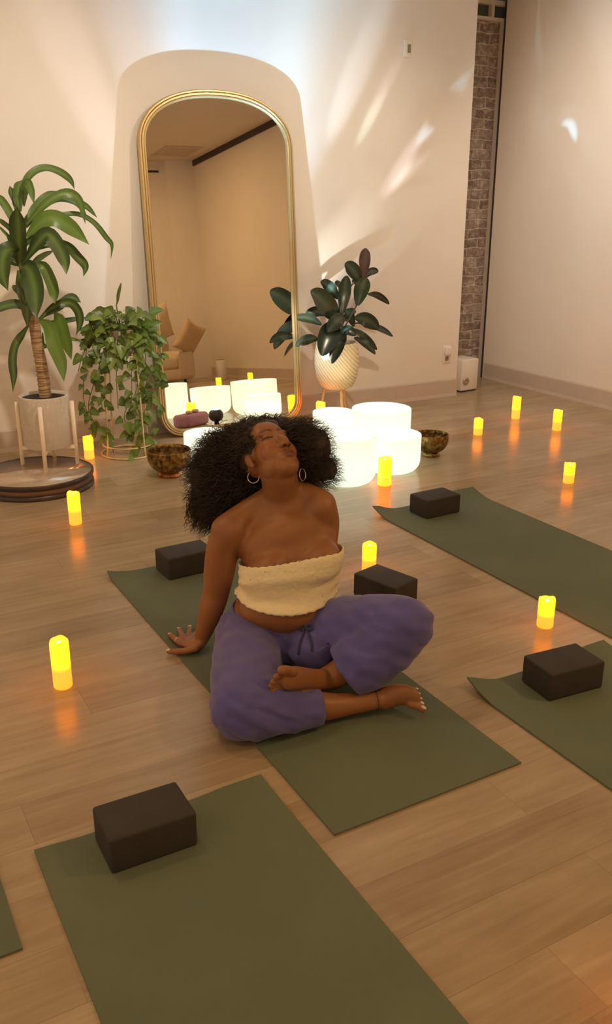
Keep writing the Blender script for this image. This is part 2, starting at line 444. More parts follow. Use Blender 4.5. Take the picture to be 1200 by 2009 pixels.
def baseboard(name, pts, h=.152, t=.012):
    mb = MB()
    prof = [(0, 0), (t+.006, 0), (t+.004, .012), (t, .03), (t, h-.012), (t-.005, h-.002), (0, h)]
    a, b, nrm = Vector(pts[0]), Vector(pts[1]), Vector(pts[2])
    vs = [p+nrm*d+Vector((0, 0, z)) for p in (a, b) for d, z in prof]; n = len(prof)
    fs = [(i, (i+1) % n, n+(i+1) % n, n+i) for i in range(n)] + [tuple(range(n-1, -1, -1)), tuple(range(n, 2*n))]
    mb.add(vs, fs)
    o = mb.obj(name, M['base'], smooth=False); o['kind'] = S; return o
baseboard('baseboard_back', [(XL, YW, 0), (XE, YW, 0), (0, -1, 0)])
baseboard('baseboard_right', [(XR, -1.5, 0), (XR, 6.44, 0), (-1, 0, 0)])
# transom window over the brick
wn = thing('window_1', (5.45, YB, 3.02), None, None); wn['kind'] = S
box_obj('window_frame', (-.75, -.05, 0), (.75, .06, .022), M['white_metal'], wn)
box_obj('window_frame', (-.75, -.05, .115), (.75, .06, .150), M['white_metal'], wn)
box_obj('window_mullion', (-.005, -.05, .022), (.022, .05, .115), M['white_metal'], wn)
box_obj('window_mullion', (.205, -.05, .022), (.228, .05, .115), M['white_metal'], wn)
box_obj('window_pane', (-.75, .0, .022), (.75, .012, .115), M['glass_dark'], wn)
box_obj('window_frame', (-.75, -.09, .165), (.75, .06, .23), M['dark_trim'], wn)

# ------------------------------------------------------------------ small fixtures
def fixture(name, loc, label, cat): return thing(name, loc, label, cat)
sw = fixture('thermostat', (4.184, YW, 2.64), 'small white wall thermostat with a grey window, high up right of the mirror', 'thermostat')
box_obj('body', (-.03, -.022, -.057), (.03, 0, .057), M['plastic_white'], sw, .004)
box_obj('display', (-.004, -.026, -.030), (.024, -.021, .026), M['plastic_grey'], sw, .001)
ol = fixture('wall_outlet', (4.706, YW, .365), 'white wall outlet with an adapter plugged in, low near the wall end', 'outlet')
box_obj('cover_plate', (-.042, -.008, -.075), (.042, 0, .075), M['plastic_white'], ol, .003)
box_obj('adapter', (-.028, -.038, -.005), (.028, -.008, .062), M['plastic_white'], ol, .006)
box_obj('socket', (-.018, -.011, -.055), (.018, -.007, -.02), M['plastic_grey'], ol, .003)
pu = thing('air_purifier', (5.03, 6.06, 0), 'small white boxy appliance on the floor in front of the brick strip', 'appliance', rz=radians(6))
box_obj('housing', (-.10, -.05, .01), (.10, .16, .285), M['plastic_white'], pu, .012)
mb = MB(); mb.lathe([(.028, 0), (.034, .004), (.034, .012), (.02, .016), (.012, .012)], 24)
g = mb.obj('outlet_grille', M['silver'], pu); g.rotation_euler = (radians(90), 0, 0); g.location = (-.055, -.05, .10)
box_obj('foot', (-.09, -.04, 0), (.09, .15, .012), M['plastic_black'], pu)

# ------------------------------------------------------------------ mats and blocks
MW, ML, MT = .648, 1.955, .006
def yoga_mat(x0, y1, label, length=ML, rz=0.0, curl=0.0, corner=0.0, width=MW):
    nx, ny = 16, 60
    top = []
    for j in range(ny+1):
        for i in range(nx+1):
            x = width*i/nx; d = length*(j/ny)**1.6
            z = curl*max(0, 1-d/.16)**2*min(1, max(0, (abs(x-.28)-.135)/.12))**1.5     # a block holds the middle down
            z += corner*max(0, 1-(d+x)/.15)**2
            top.append(Vector((x, -d + (.35*z if z else 0), z)))
    n = len(top)
    vs = [p+Vector((0, 0, MT)) for p in top] + [p.copy() for p in top]
    fs = []
    w = nx+1
    for j in range(ny):
        for i in range(nx):
            a = j*w+i
            fs.append((a, a+w, a+w+1, a+1)); fs.append((n+a, n+a+1, n+a+w+1, n+a+w))
    rim = [i for i in range(w)] + [j*w+nx for j in range(1, ny+1)] + [ny*w+i for i in range(nx-1, -1, -1)] + [j*w for j in range(ny-1, 0, -1)]
    for a, b in zip(rim, rim[1:]+rim[:1]): fs.append((a, b, n+b, n+a))
    o = mesh('yoga_mat', vs, fs, M['mat'], None, True)
    auto(o, 50)
    o.location = (x0, y1, .0005); o.rotation_euler.z = rz
    return tag(o, label, 'yoga mat', 'green yoga mats laid on the floor')
yoga_mat(.299, 1.945, 'green yoga mat nearest the camera, running out of the bottom edge', curl=.006)
yoga_mat(1.004, 3.583, 'green yoga mat the woman sits on', corner=.02)
yoga_mat(2.506, 3.712, 'green yoga mat at far right with curled-up end beside the brass bowl', curl=.035, width=.69)
yoga_mat(1.787, 2.035, 'green yoga mat cut by the right edge, below the lone candle', curl=.018, corner=.02)
yoga_mat(-.445, 3.602, 'green yoga mat at lower left of which only one corner shows')

def block_mesh():
    bm = bmesh.new(); bmesh.ops.create_cube(bm, size=1)
    for v in bm.verts: v.co = Vector((v.co.x*.229, v.co.y*.152, (v.co.z+.5)*.102))
    bmesh.ops.bevel(bm, geom=bm.edges[:], offset=.009, segments=4, affect='EDGES', profile=.5)
    o = bm_obj('yoga_block', bm, M['block']); auto(o, 60); return o
def place_block(o, x, y, rz, z, label, swap=False):
    a, b = (.229, .152) if not swap else (.152, .229)
    c = Matrix.Rotation(rz, 3, 'Z') @ Vector((a/2, b/2, 0))
    o.location = (x+c.x, y+c.y, z); o.rotation_euler.z = rz + (pi/2 if swap else 0)
    tag(o, label, 'yoga block', 'black foam yoga blocks')
b0 = block_mesh(); ZM = .0066
place_block(b0, .446, 1.767, radians(-.7), ZM, 'black foam block on the nearest green mat')
for x, y, rz, z, lb, sw_ in ((1.962, 1.835, radians(-5.1), ZM, 'black foam block on the mat cut by the right edge', False),
        (2.687, 3.482, radians(2.4), ZM, 'black foam block on the curled far right mat', False),
        (1.221, 3.393, radians(2.6), ZM, "black foam block behind the woman's arm on her mat", False),
        (1.915, 2.666, radians(15.4), 0, "black foam block on bare floor behind the woman's raised knee", True)):
    c = b0.copy(); link(c); place_block(c, x, y, rz, z, lb, sw_)

# ------------------------------------------------------------------ candles
def candle(x, y, h, label, r=.032, mat='candle', group='lit flameless candles', lamp=True):
    t = thing('flameless_candle', (x, y, 0), label, 'candle', group)
    prof = [(r*.9, 0), (r, .004)] + [(r*(1+.012*sin(k*2.1)), .004+(h-.012)*k/8) for k in range(1, 8)] + [(r, h-.007), (r*.95, h-.001), (r*.86, h), (r*.76, h-.004), (r*.62, h-.012), (r*.3, h-.014), (.001, h-.014)]
    mb = MB(); mb.lathe(prof, 28)
    rr = random.Random(int(x*1000+y*77))
    for v in mb.v:      # wavy melted rim
        if v.z > h-.02:
            a = atan2(v.y, v.x); v.z += .003*sin(2*a+rr.random()*.1+x*9)+.0015*sin(5*a+y)
    mb.obj('wax_body', M[mat], t)
    mf = MB(); mf.lathe([(.0015, 0), (.005, .003), (.006, .006), (.0035, .009), (.0005, .011)], 12, (0, 0, h-.014))
    mf.obj('flame_tip', M['flame'], t)
    return t
candle(.567+.015, 2.71+.03, .178, 'tall lit candle alone on bare floor at left, nearest the camera')
candle(1.054+.015, 4.304+.03, .172, 'tall lit candle in front of the round dark plant platform')
candle(1.474+.015, 5.49+.03, .148, 'lit candle between the big potted plant and the wire stand')
candle(4.089+.015, 4.743+.03, .118, 'short lit candle, leftmost of the three near the right wall')
candle(4.671+.015, 4.994+.03, .170, 'tall lit candle farthest back near the right wall')
candle(4.681+.015, 4.566+.03, .150, 'lit candle nearest the baseboard at the right edge, far back')
candle(3.813+.015, 3.581+.03, .120, 'short lit candle on floor right of the curled mat')
candle(2.343+.015, 2.239+.03, .121, 'lit candle by the edge of the far right mat, closest on the right')
candle(2.044+.015, 3.045+.03, .130, "lit candle standing behind the block at the woman's raised knee")
candle(2.845, 4.110, .166, 'mottled glowing candle in front of the white bowls', .041, 'candle_m')
candle(3.24, 5.535, .185, 'lit candle hidden behind the left white bowls near the mirror edge', .034)
candle(4.205, 1.881, .165, 'lit candle seen only in the mirror, above the left white bowls')
candle(4.767, 1.579, .168, 'lit candle seen only in the mirror, above the widest white bowl')
candle(2.70, 4.76, .150, 'lit candle seen only in the mirror, above the mauve cushion', .038)
candle(1.290, .835, .12, 'lit candle just past the lower right corner, glowing on the floor')

# ------------------------------------------------------------------ crystal bowls
LIGHTS = []
def point(name, loc, w, col, r=.03, parent=None):
    d = bpy.data.lights.new(name, 'POINT'); d.energy = w; d.color = col; d.shadow_soft_size = r
    o = bpy.data.objects.new(name, d); o.location = loc; link(o, parent); return o
def crystal_bowl(x, y, r, h, label, power):
    t = thing('crystal_singing_bowl', (x, y, 0), label, 'singing bowl', 'frosted white crystal singing bowls')
    n = 10; c = r*.42
    prof = [(.001, 0), (r*.40, 0)] + [(r-c+c*sin(a), c-c*cos(a)) for a in [pi/2*k/n for k in range(2, n+1)]]
    prof += [(r*1.005, h*.6), (r*1.01, h-.004), (r*1.005, h), (r*.985, h+.001), (r*.968, h-.004)]
    th = .010
    prof += [(r-th, h*.6)] + [(r-c+(c-th)*sin(a), c-(c-th)*cos(a)) for a in [pi/2*k/n for k in range(n, 0, -1)]] + [(.001, th)]
    mb = MB(); mb.lathe(prof, 64); mb.obj('bowl_shell', M['quartz'], t)
    ml = MB(); ml.lathe([(.001, .011), (.05, .011), (.052, .016), (.05, .022), (.03, .026), (.001, .026)], 24)
    ml.obj('light_puck', M['lens'], t)
    point('bowl_lamp', (0, 0, h*.40), power, (1, .80, .50), .03, t)
    return t
crystal_bowl(2.135, 5.075, .150, .19, 'white crystal bowl left of the woman, behind the reddish-footed brass bowl', 2.2)
crystal_bowl(2.678, 4.275, .178, .292, 'glowing white crystal bowl nearest the camera, left of mottled candle', 2.3)
crystal_bowl(3.055, 4.345, .178, .232, 'glowing white crystal bowl beside the right brass bowl', 2.3)
crystal_bowl(3.275, 4.79, .196, .282, 'widest and tallest white crystal bowl at the back right of the cluster', 4.6)
crystal_bowl(3.150, 5.20, .146, .19, 'white crystal bowl at back left of the cluster, below the tripod plant pot', 4.2)

def brass_bowl(x, y, r, h, label, foot_mat):
    t = thing('brass_singing_bowl', (x, y, 0), label, 'singing bowl', 'dark engraved brass bowls')
    f = .030
    prof = [(r*.40, f)] + [(r*(.40+.62*sin(a)), f+(h-f)*.82*(1-cos(a))) for a in [pi/2*k/8 for k in range(1, 9)]]
    prof += [(r*1.0, h-.008), (r*1.005, h-.002), (r*.98, h), (r*.955, h-.004)]
    prof += [(r*(.38+.57*sin(a)), f+.008+(h-f-.01)*.82*(1-cos(a))) for a in [pi/2*k/8 for k in range(8, -1, -1)]]
    prof += [(.001, f+.008)]
    mb = MB(); mb.lathe([(.001, f)]+prof, 56); mb.obj('bowl', M['brass'], t)
    mf = MB(); mf.lathe([(.001, 0), (r*.52, 0), (r*.55, .006), (r*.5, .016), (r*.42, f+.006), (.001, f+.006)], 40); mf.obj('foot_ring', foot_mat, t)
    return t
brass_bowl(3.475, 4.495, .112, .148, 'engraved brass bowl to the right of the white crystal bowls', M['brass'])
brass_bowl(1.81, 4.91, .132, .165, 'dark brass bowl on reddish foot, left of the woman', M['brass_red'])

# ------------------------------------------------------------------ arched mirror
MX0, MWD, MS, MH = 2.07, 1.13, .165, 2.28
lean = math.asin(MS/MH)
mir = bpy.data.objects.new('floor_mirror', None); link(mir)
mir.location = (MX0+MWD/2, YW-.013-MS, 0.004); mir.rotation_euler = (-lean, 0, 0)
tag(mir, 'tall arched gold-framed mirror leaning on the back wall', 'mirror')
def mirror_outline(ins=0.0):
    hw = MWD/2; P = []; rc = .17
    for k in range(9):       # bottom right corner
        a = -pi/2+pi/2*k/8; P.append((hw-rc+rc*cos(a), rc+rc*sin(a)))
    zs = MH-.36
    for k in range(1, 10): P.append((hw, rc+(zs-rc)*k/10))
    for k in range(49):
        a = pi*k/48; ca, sa = cos(a), sin(a); e = 2/2.25
        P.append((hw*math.copysign(abs(ca)**e, ca), zs+.36*abs(sa)**e))
    for k in range(9, 0, -1): P.append((-hw, rc+(zs-rc)*k/10))
    for k in range(9):
        a = pi+pi/2*k/8; P.append((-hw+rc+rc*cos(a), rc+rc*sin(a)))
    P = [np.array(p) for p in P]; out = []
    n = len(P)
    for i in range(n):
        t = P[(i+1) % n]-P[i-1]; t = t/(np.hypot(*t)+1e-9); out.append(P[i]+np.array([-t[1], t[0]])*ins)
    return out
prof = [(0, 0), (0, -.026), (.006, -.036), (.014, -.036), (.018, -.030), (.022, -.037), (.030, -.037), (.034, -.031), (.038, -.035), (.045, -.034), (.050, -.024), (.050, 0)]
vs = []; fs = []
for ins, y in prof: vs += [Vector((p[0], y, p[1])) for p in mirror_outline(ins)]
n = len(mirror_outline())
for j in range(len(prof)):
    for i in range(n):
        a, b = j*n+i, j*n+(i+1) % n; c = ((j+1) % len(prof))*n
        fs.append((a, b, c+(i+1) % n, c+i))
fo = mesh('frame', vs, fs, M['gold'], mir); auto(fo, 40)
po = mirror_outline(.047)
mesh('mirror_glass', [Vector((p[0], -.016, p[1])) for p in po] + [Vector((p[0], -.012, p[1])) for p in po],
     [tuple(range(n-1, -1, -1))[::-1], tuple(range(2*n-1, n-1, -1))] + [(i, n+i, n+(i+1) % n, (i+1) % n) for i in range(n)], M['mirror'], mir, smooth=False)
pb = mirror_outline(.01)
mesh('backing_board', [Vector((p[0], -.001, p[1])) for p in pb] + [Vector((p[0], -.010, p[1])) for p in pb],
     [tuple(range(n)), tuple(range(2*n-1, n-1, -1))] + [(i, (i+1) % n, n+(i+1) % n, n+i) for i in range(n)], M['backing'], mir, smooth=False)

# ------------------------------------------------------------------ floor light in front of the mirror, mauve cushion with pebbles
LP = Vector((2.62, 5.46, 0))
lamp = thing('floor_projector_lamp', LP, 'small dark projector lamp on the floor before the mirror, above the hair', 'lamp')
mb = MB(); mb.lathe([(.001, 0), (.05, 0), (.055, .005), (.052, .014), (.02, .02), (.016, .05), (.001, .05)], 32); mb.obj('lamp_base', M['plastic_black'], lamp)
mb = MB(); mb.blob((0, 0, .095), ((1, 0, 0), (0, 1, 0), (0, 0, 1)), (.058, .058, .05), 28, 18); mb.obj('lamp_head', M['plastic_black'], lamp)
mb = MB(); mb.blob((0, 0, .137), ((1, 0, 0), (0, 1, 0), (0, 0, 1)), (.030, .030, .016), 24, 12); mb.obj('lamp_lens', M['lens'], lamp)
cu = thing('meditation_cushion', (2.545, 5.13, 0), 'mauve floor cushion seen in the lower left of the mirror', 'cushion', rz=radians(-35))
bm = bmesh.new(); bmesh.ops.create_cube(bm, size=1)
for v in bm.verts: v.co = Vector((v.co.x*.30, v.co.y*.16, (v.co.z+.5)*.10))
bmesh.ops.bevel(bm, geom=bm.edges[:], offset=.03, segments=5, affect='EDGES', profile=.5)
bm_obj('cushion_cover', bm, M['mauve'], cu)
for k, (px_, py_, rr_) in enumerate(((-.05, .02, .022), (.0, -.02, .018), (.045, .015, .024))):
    mb = MB(); mb.blob((0, 0, rr_*.62), ((1, 0, 0), (0, 1, 0), (0, 0, 1)), (rr_*1.25, rr_, rr_*.62), 16, 10)
    o = mb.obj('pebble', M['stone']); c = Matrix.Rotation(radians(-35), 3, 'Z') @ Vector((px_, py_, 0))
    o.location = (2.545+c.x, 5.13+c.y, .1)
    tag(o, ('pale pebble on the left end of the mauve cushion', 'smallest pale pebble on the middle of the mauve cushion', 'pale pebble on the right end of the mauve cushion')[k], 'pebble', 'pebbles on the cushion')

# ------------------------------------------------------------------ leaves
class Leaves:
    def __init__(s): s.v = []; s.f = []; s.tone = []; s.rib = []
    def strap(s, pts, width, face, tone, sub=6, fold=.25, shape='strap', wave=0.0, seed=0):
        C = [Vector(p) for p in catmull(pts, sub)]; n = len(C); base = len(s.v)
        for i, c in enumerate(C):
            t = (C[min(i+1, n-1)]-C[max(i-1, 0)]).normalized()
            sd = t.cross(face)
            sd = sd.normalized() if sd.length > 1e-5 else t.orthogonal().normalized()
            nn = sd.cross(t).normalized()
            q = i/(n-1)
            if shape == 'strap': w = (.42+.58*sin(pi*min(1, .12+q*.78))**.7) * (1 if q < .72 else max(.02, 1-((q-.72)/.28)**1.7)); w *= min(1, .35+q*3)
            elif shape == 'oval': w = max(.03, sin(pi*min(1, q*.97+.02))**.62)
            else:             # heart
                w = max(.02, (min(1, q/.16)**.6)*(1-q)**.62*1.18)
            w *= width*.5
            wv = wave*sin(q*14+seed)*width
            for j, a in enumerate((-1, -.5, 0, .5, 1)):
                s.v.append(c + sd*(w*a) + nn*(fold*w*abs(a)**1.3 + wv*a*abs(a)))
                s.tone.append(tone); s.rib.append(1.0 if j == 2 else (0.15 if j in (1, 3) else 0.0))
        for i in range(n-1):
            for j in range(4):
                a = base+i*5+j; s.f.append((a, a+1, a+6, a+5))
    def obj(s, name, mat, parent):
        o = mesh(name, s.v, s.f, mat, parent, True, local=False)
        for nm, d in (('tone', s.tone), ('rib', s.rib)):
            at = o.data.attributes.new(nm, 'FLOAT', 'POINT'); at.data.foreach_set('value', d)
        return o
VIEW = Vector((-GF[0], -GF[1], .25)).normalized()   # towards the viewer's side of the room

# --- dracaena on the round platform
pl = thing('round_platform', (1.056, 5.101, 0), 'low round dark-rimmed platform with a shiny top under the tall plant', 'platform')
R_ = .3245
mb = MB(); mb.lathe([(.001, 0), (R_, 0), (R_+.002, .006), (R_, .026), (.001, .026)], 96); mb.obj('lower_rim', M['tray_rim'], pl)
mb = MB(); mb.lathe([(.001, .026), (R_-.006, .026), (R_-.006, .062), (.001, .062)], 96); mb.obj('side_band', M['tray_band'], pl)
mb = MB(); mb.lathe([(.001, .062), (R_, .062), (R_+.003, .066), (R_+.003, .084), (R_, .088), (R_-.008, .088), (R_-.009, .082), (.001, .082)], 96); mb.obj('upper_rim', M['tray_rim'], pl)
mb = MB(); mb.lathe([(.001, .0825), (R_-.009, .0825), (R_-.009, .0845), (.001, .0845)], 96); mb.obj('shiny_top', M['tray_top'], pl)
PZ = .0846
PCX, PCY = 1.165, 5.21
st = thing('plant_stand', (PCX, PCY, PZ), 'four-legged whitewashed wooden stand holding the tall plant pot', 'plant stand')
for k in range(4):
    a = radians(45+90*k+22); x, y = .158*cos(a), .158*sin(a)
    mb = MB(); mb.tube([(x*1.02, y*1.02, 0), (x, y, .19), (x, y, .385)], [.0115, .0125, .0125], 14, round_ends=False); mb.obj('leg', M['wood_white'], st)
for a in (67, 157):
    a = radians(a); mb = MB(); mb.box((-.155, -.011, .098), (.155, .011, .118), Matrix.Rotation(a, 4, 'Z')); mb.obj('cross_bar', M['wood_white'], st, smooth=False)
dr = thing('potted_dracaena', (PCX, PCY, PZ+.119), 'tall corn plant with strap leaves in an embossed white pot at left', 'potted plant')
pr = .140
mb = MB(); mb.lathe([(.001, 0), (pr*.93, 0), (pr*.97, .006), (pr, .30), (pr, .306), (pr*.93, .306), (pr*.93, .285), (.001, .285)], 64); mb.obj('pot', M['ceramic'], dr)
mb = MB(); mb.lathe([(.001, .27), (pr*.92, .27), (pr*.925, .289), (.08, .296), (.001, .292)], 48); mb.obj('soil', M['soil'], dr)
Yd = PCY
def zp(x, y): return (x/2.8706, 300+y/2.87)
def cane(x, y, dy=0): u, v = zp(x, y); return wl(u, v, Yd+dy)
c0 = Vector((PCX+.01, PCY, PZ+.40))
tr = MB(); tr.tube([c0, cane(240, 1230), cane(210, 1080), cane(188, 930), cane(165, 850)], [.035, .034, .032, .030, .024], 18, sub=4)
for k in range(18):     # leaf-scar rings
    q = k/17; p = c0.lerp(cane(188, 930), q); tr.tube([p, p+Vector((0, 0, .006))], [.0352-.004*q]*2, 16, round_ends=False)
tr.obj('trunk', M['bark'], dr, local=False)
tr = MB(); tr.tube([cane(188, 930), cane(160, 800), cane(125, 650), cane(110, 520), cane(108, 380)], [.024, .021, .018, .014, .006], 12, sub=3); tr.obj('crown_stem', M['stem'], dr, local=False)
L = Leaves()
DR = [
 ([(115,330),(138,180),(190,108),(260,86),(335,108),(395,152),(420,205)], 48, .05, .35),
 ([(112,330),(104,250),(108,190),(128,150)], 58, .1, .35), ([(135,300),(150,170),(172,200),(192,288)], 44, -.1, .5),
 ([(95,340),(85,270),(66,225),(55,185)], 36, .12, .15), ([(92,420),(50,330),(15,275),(-25,225)], 46, .1, .5),
 ([(98,500),(60,430),(20,395),(-20,365)], 28, .12, .1), ([(95,560),(50,480),(15,440),(-20,405)], 28, -.1, .2),
 ([(112,640),(108,520),(102,400),(98,300)], 96, -.16, .02),
 ([(140,430),(195,315),(265,245),(352,215)], 50, .1, .45), ([(148,410),(230,315),(330,262),(430,285),(492,360)], 48, .03, .4),
 ([(150,400),(260,285),(370,228),(445,268),(482,402)], 52, -.08, .5), ([(150,420),(290,268),(400,262),(485,302),(548,366)], 42, .1, .35),
 ([(145,520),(230,405),(330,355),(440,347),(530,395),(600,480),(630,520),(624,598)], 34, .0, .25),
 ([(150,470),(235,390),(310,370),(405,425),(502,516)], 92, -.12, .9),
 ([(138,615),(210,510),(270,460),(330,530),(365,610),(374,685)], 84, -.22, .0),
 ([(160,560),(280,515),(375,525),(440,590),(480,640),(470,698)], 54, -.05, .1),
 ([(140,530),(175,485),(220,455)], 38, .1, .5), ([(175,640),(230,590),(300,550)], 44, .1, .6),
 ([(108,590),(55,545),(20,580),(15,680),(45,776)], 100, -.2, .0),
 ([(120,640),(160,655),(190,740),(200,830),(202,935)], 112, -.24, .0),
 ([(180,650),(240,640),(285,720),(305,790),(308,850)], 66, -.1, .65),
 ([(105,660),(125,760),(150,860),(155,985)], 66, -.15, .05), ([(165,890),(95,855),(10,870),(-60,905)], 66, -.1, .1),
 ([(165,965),(120,1030),(85,1090),(72,1170),(78,1260),(72,1350)], 50, -.08, .05),
 ([(210,950),(300,870),(390,845),(440,890),(450,960),(428,1030)], 52, .0, .05), ([(230,930),(330,868),(400,815),(458,842)], 62, .08, .05),
 ([(225,940),(280,985),(305,1080),(345,1180),(360,1288)], 82, -.2, .95), ([(310,900),(340,950),(370,1050),(402,1165)], 72, -.02, .95),
 ([(230,965),(320,955),(410,940),(492,925)], 40, .1, .1), ([(240,1010),(250,1090),(320,1045),(400,1048),(475,1062)], 28, .05, .9),
 ([(70,748),(115,785),(150,860)], 44, -.12, .05), ([(130,640),(60,600),(0,560),(-60,560)], 60, .12, .2), ([(120,480),(150,380),(190,330),(220,320)], 34, .15, .3),
]
for k, (P, w, dy, tone) in enumerate(DR):
    n_ = len(P)
    pts = [cane(x, y, dy*(i/(n_-1))**.8) for i, (x, y) in enumerate(P)]
    fc = Vector((VIEW.x, VIEW.y, .55+.3*sin(k*2.3))).normalized()
    if abs(dy) > .14: fc = VIEW
    L.strap(pts, w*.00100, fc, tone, sub=5, fold=.22, wave=.03, seed=k)
L.obj('foliage', M['leaf_drac'], dr)

# --- trailing pothos on a wire stand
Yp = 5.50
def pq(x, y, dy=0): u, v = zp(x, y); return wl(u, v, Yp+dy)
scx, scy = fl(250, 889).x+.01, fl(250, 889).y
ws = thing('wire_plant_stand', (scx, scy, 0), 'cream wire plant stand with ring base under the trailing vine', 'plant stand')
rs_ = .165
def ring_mb(r, z, th, seg=64, c=(0, 0)):
    mb = MB(); vs = []; fs = []; k2 = 8
    for i in range(seg):
        a = 2*pi*i/seg
        for k in range(k2):
            b = 2*pi*k/k2; vs.append((c[0]+(r+th*cos(b))*cos(a), c[1]+(r+th*cos(b))*sin(a), z+th*sin(b)))
    for i in range(seg):
        for k in range(k2):
            fs.append((i*k2+k, ((i+1) % seg)*k2+k, ((i+1) % seg)*k2+(k+1) % k2, i*k2+(k+1) % k2))
    mb.add(vs, fs); return mb
ring_mb(rs_+.012, .006, .006).obj('floor_ring', M['wire'], ws); ring_mb(rs_, .07, .005).obj('base_ring', M['wire'], ws); ring_mb(rs_*.86, .66, .005).obj('top_ring', M['wire'], ws)
for k in range(4):
    a = radians(20+90*k); mb = MB(); mb.tube([((rs_+.012)*cos(a), (rs_+.012)*sin(a), .006), (rs_*cos(a), rs_*sin(a), .07), (rs_*.86*cos(a), rs_*.86*sin(a), .66)], .0062, 10); mb.obj('leg', M['wire'], ws)
for a in (20, 110):
    a = radians(a); mb = MB(); mb.tube([(-rs_*.86*cos(a), -rs_*.86*sin(a), .655), (rs_*.86*cos(a), rs_*.86*sin(a), .655)], .005, 8); mb.obj('cross_wire', M['wire'], ws)
po_ = thing('trailing_pothos', (scx, scy, .662), 'bushy trailing vine plant in a pale pot on the wire stand', 'potted plant')
mb = MB(); mb.lathe([(.001, 0), (.085, 0), (.09, .006), (.105, .15), (.105, .156), (.098, .156), (.096, .135), (.001, .135)], 48); mb.obj('pot', M['ceramic'], po_)
mb = MB(); mb.lathe([(.001, .125), (.094, .125), (.094, .138), (.001, .142)], 32); mb.obj('soil', M['soil'], po_)
Yp = scy
L = Leaves(); V = MB(); rnd = random.Random(11)
def heart(p, d, size, tone, face):
    d = d.normalized()
    L.strap([p, p+d*size*.5, p+d*size+Vector((0, 0, -size*.12))], size*.82, face, tone, sub=4, fold=.18, shape='heart')
def rface(): return Vector((VIEW.x+rnd.uniform(-.6, .6), VIEW.y+rnd.uniform(-.5, .3), rnd.uniform(-.1, .9))).normalized()
top = Vector((scx, scy, .80))
vines = [([(700,1040),(560,960),(500,1040),(478,1200),(470,1380),(508,1500),(545,1570)], .02, 10), ([(690,1020),(590,1000),(560,1150),(565,1300),(575,1440)], -.12, 9),
 ([(700,1050),(660,1120),(655,1250),(665,1440)], -.14, 6), ([(720,1050),(735,1150),(742,1330),(738,1470)], -.13, 6), ([(735,1060),(770,1180),(770,1330),(700,1470),(720,1540),(742,1600)], -.12, 11),
 ([(740,1040),(810,1060),(822,1250),(832,1400),(800,1500),(812,1590),(830,1690)], -.1, 15), ([(740,1020),(860,1000),(898,1120),(900,1260),(882,1400),(885,1560)], .0, 14),
 ([(690,1020),(540,1010),(470,1130),(440,1230)], -.05, 6), ([(700,1030),(600,1080),(545,1250),(500,1400),(510,1480),(560,1560),(610,1595)], -.05, 10),
 ([(740,1040),(800,1160),(790,1280),(770,1400),(790,1520),(770,1640),(745,1775)], -.16, 13), ([(730,1020),(850,1080),(870,1200),(850,1330),(870,1450)], -.08, 11),
 ([(700,1020),(610,1060),(600,1200),(590,1350),(600,1500),(640,1690)], .06, 8), ([(720,1020),(520,930),(515,1000),(560,1100)], -.1, 5)]
for P, dy, nl in vines:
    pts = [pq(x, y, dy*min(1, i/2)) for i, (x, y) in enumerate(P)]
    C = [Vector(p) for p in catmull(pts, 8)]
    V.tube(C[::2]+[C[-1]], .0026, 6)
    nl = int(nl*1.5)
    for k in range(nl):
        q = .2+.8*(k+rnd.random()*.6)/nl; i = min(len(C)-2, int(q*(len(C)-1))); p = C[i]
        d = Vector((rnd.uniform(-1, 1), rnd.uniform(-.8, .4), rnd.uniform(-.9, .15)))
        z_low = p.z < .25
        heart(p+d*.012, d, rnd.uniform(.045, .08), rnd.uniform(0, .5)+(.35 if z_low else 0), rface())
for k in range(150):        # the bushy crown
    a = rnd.uniform(0, 2*pi); e = rnd.uniform(-.15, 1); rr = rnd.uniform(.03, .19)
    p = top + Vector((cos(a)*rr*1.1, sin(a)*rr*.8, e*.17-.04-.25*max(0, rr-.12)))
    d = Vector((cos(a), sin(a), rnd.uniform(-.7, .5)))
    V.tube([top+Vector((cos(a)*.03, sin(a)*.03, 0)), p], .0022, 5)
    heart(p, d, rnd.uniform(.055, .095), rnd.random()**1.6, (rface()+Vector((0, 0, .3))).normalized())
for k in range(34):         # leaves spilling over the front of the pot
    p = pq(rnd.uniform(590, 830), rnd.uniform(1010, 1200), -rnd.uniform(.11, .17)); V.tube([top+Vector((0, 0, -.02)), p.lerp(top, .4)+Vector((0, 0, .05)), p], .002, 5)
    heart(p, Vector((rnd.uniform(-.8, .8), -.35, rnd.uniform(-1, -.2))), rnd.uniform(.06, .09), rnd.random()**1.5, rface())
V.tube([top, pq(655, 860, 0), pq(668, 800, 0), pq(680, 735, 0)], [.004, .004, .006, .003], 6)
L.strap([pq(660, 850), pq(668, 790), pq(682, 733)], .022, VIEW, 0, shape='oval')
L.obj('foliage', M['leaf_pothos'], po_); V.obj('vines', M['stem'], po_, local=False)

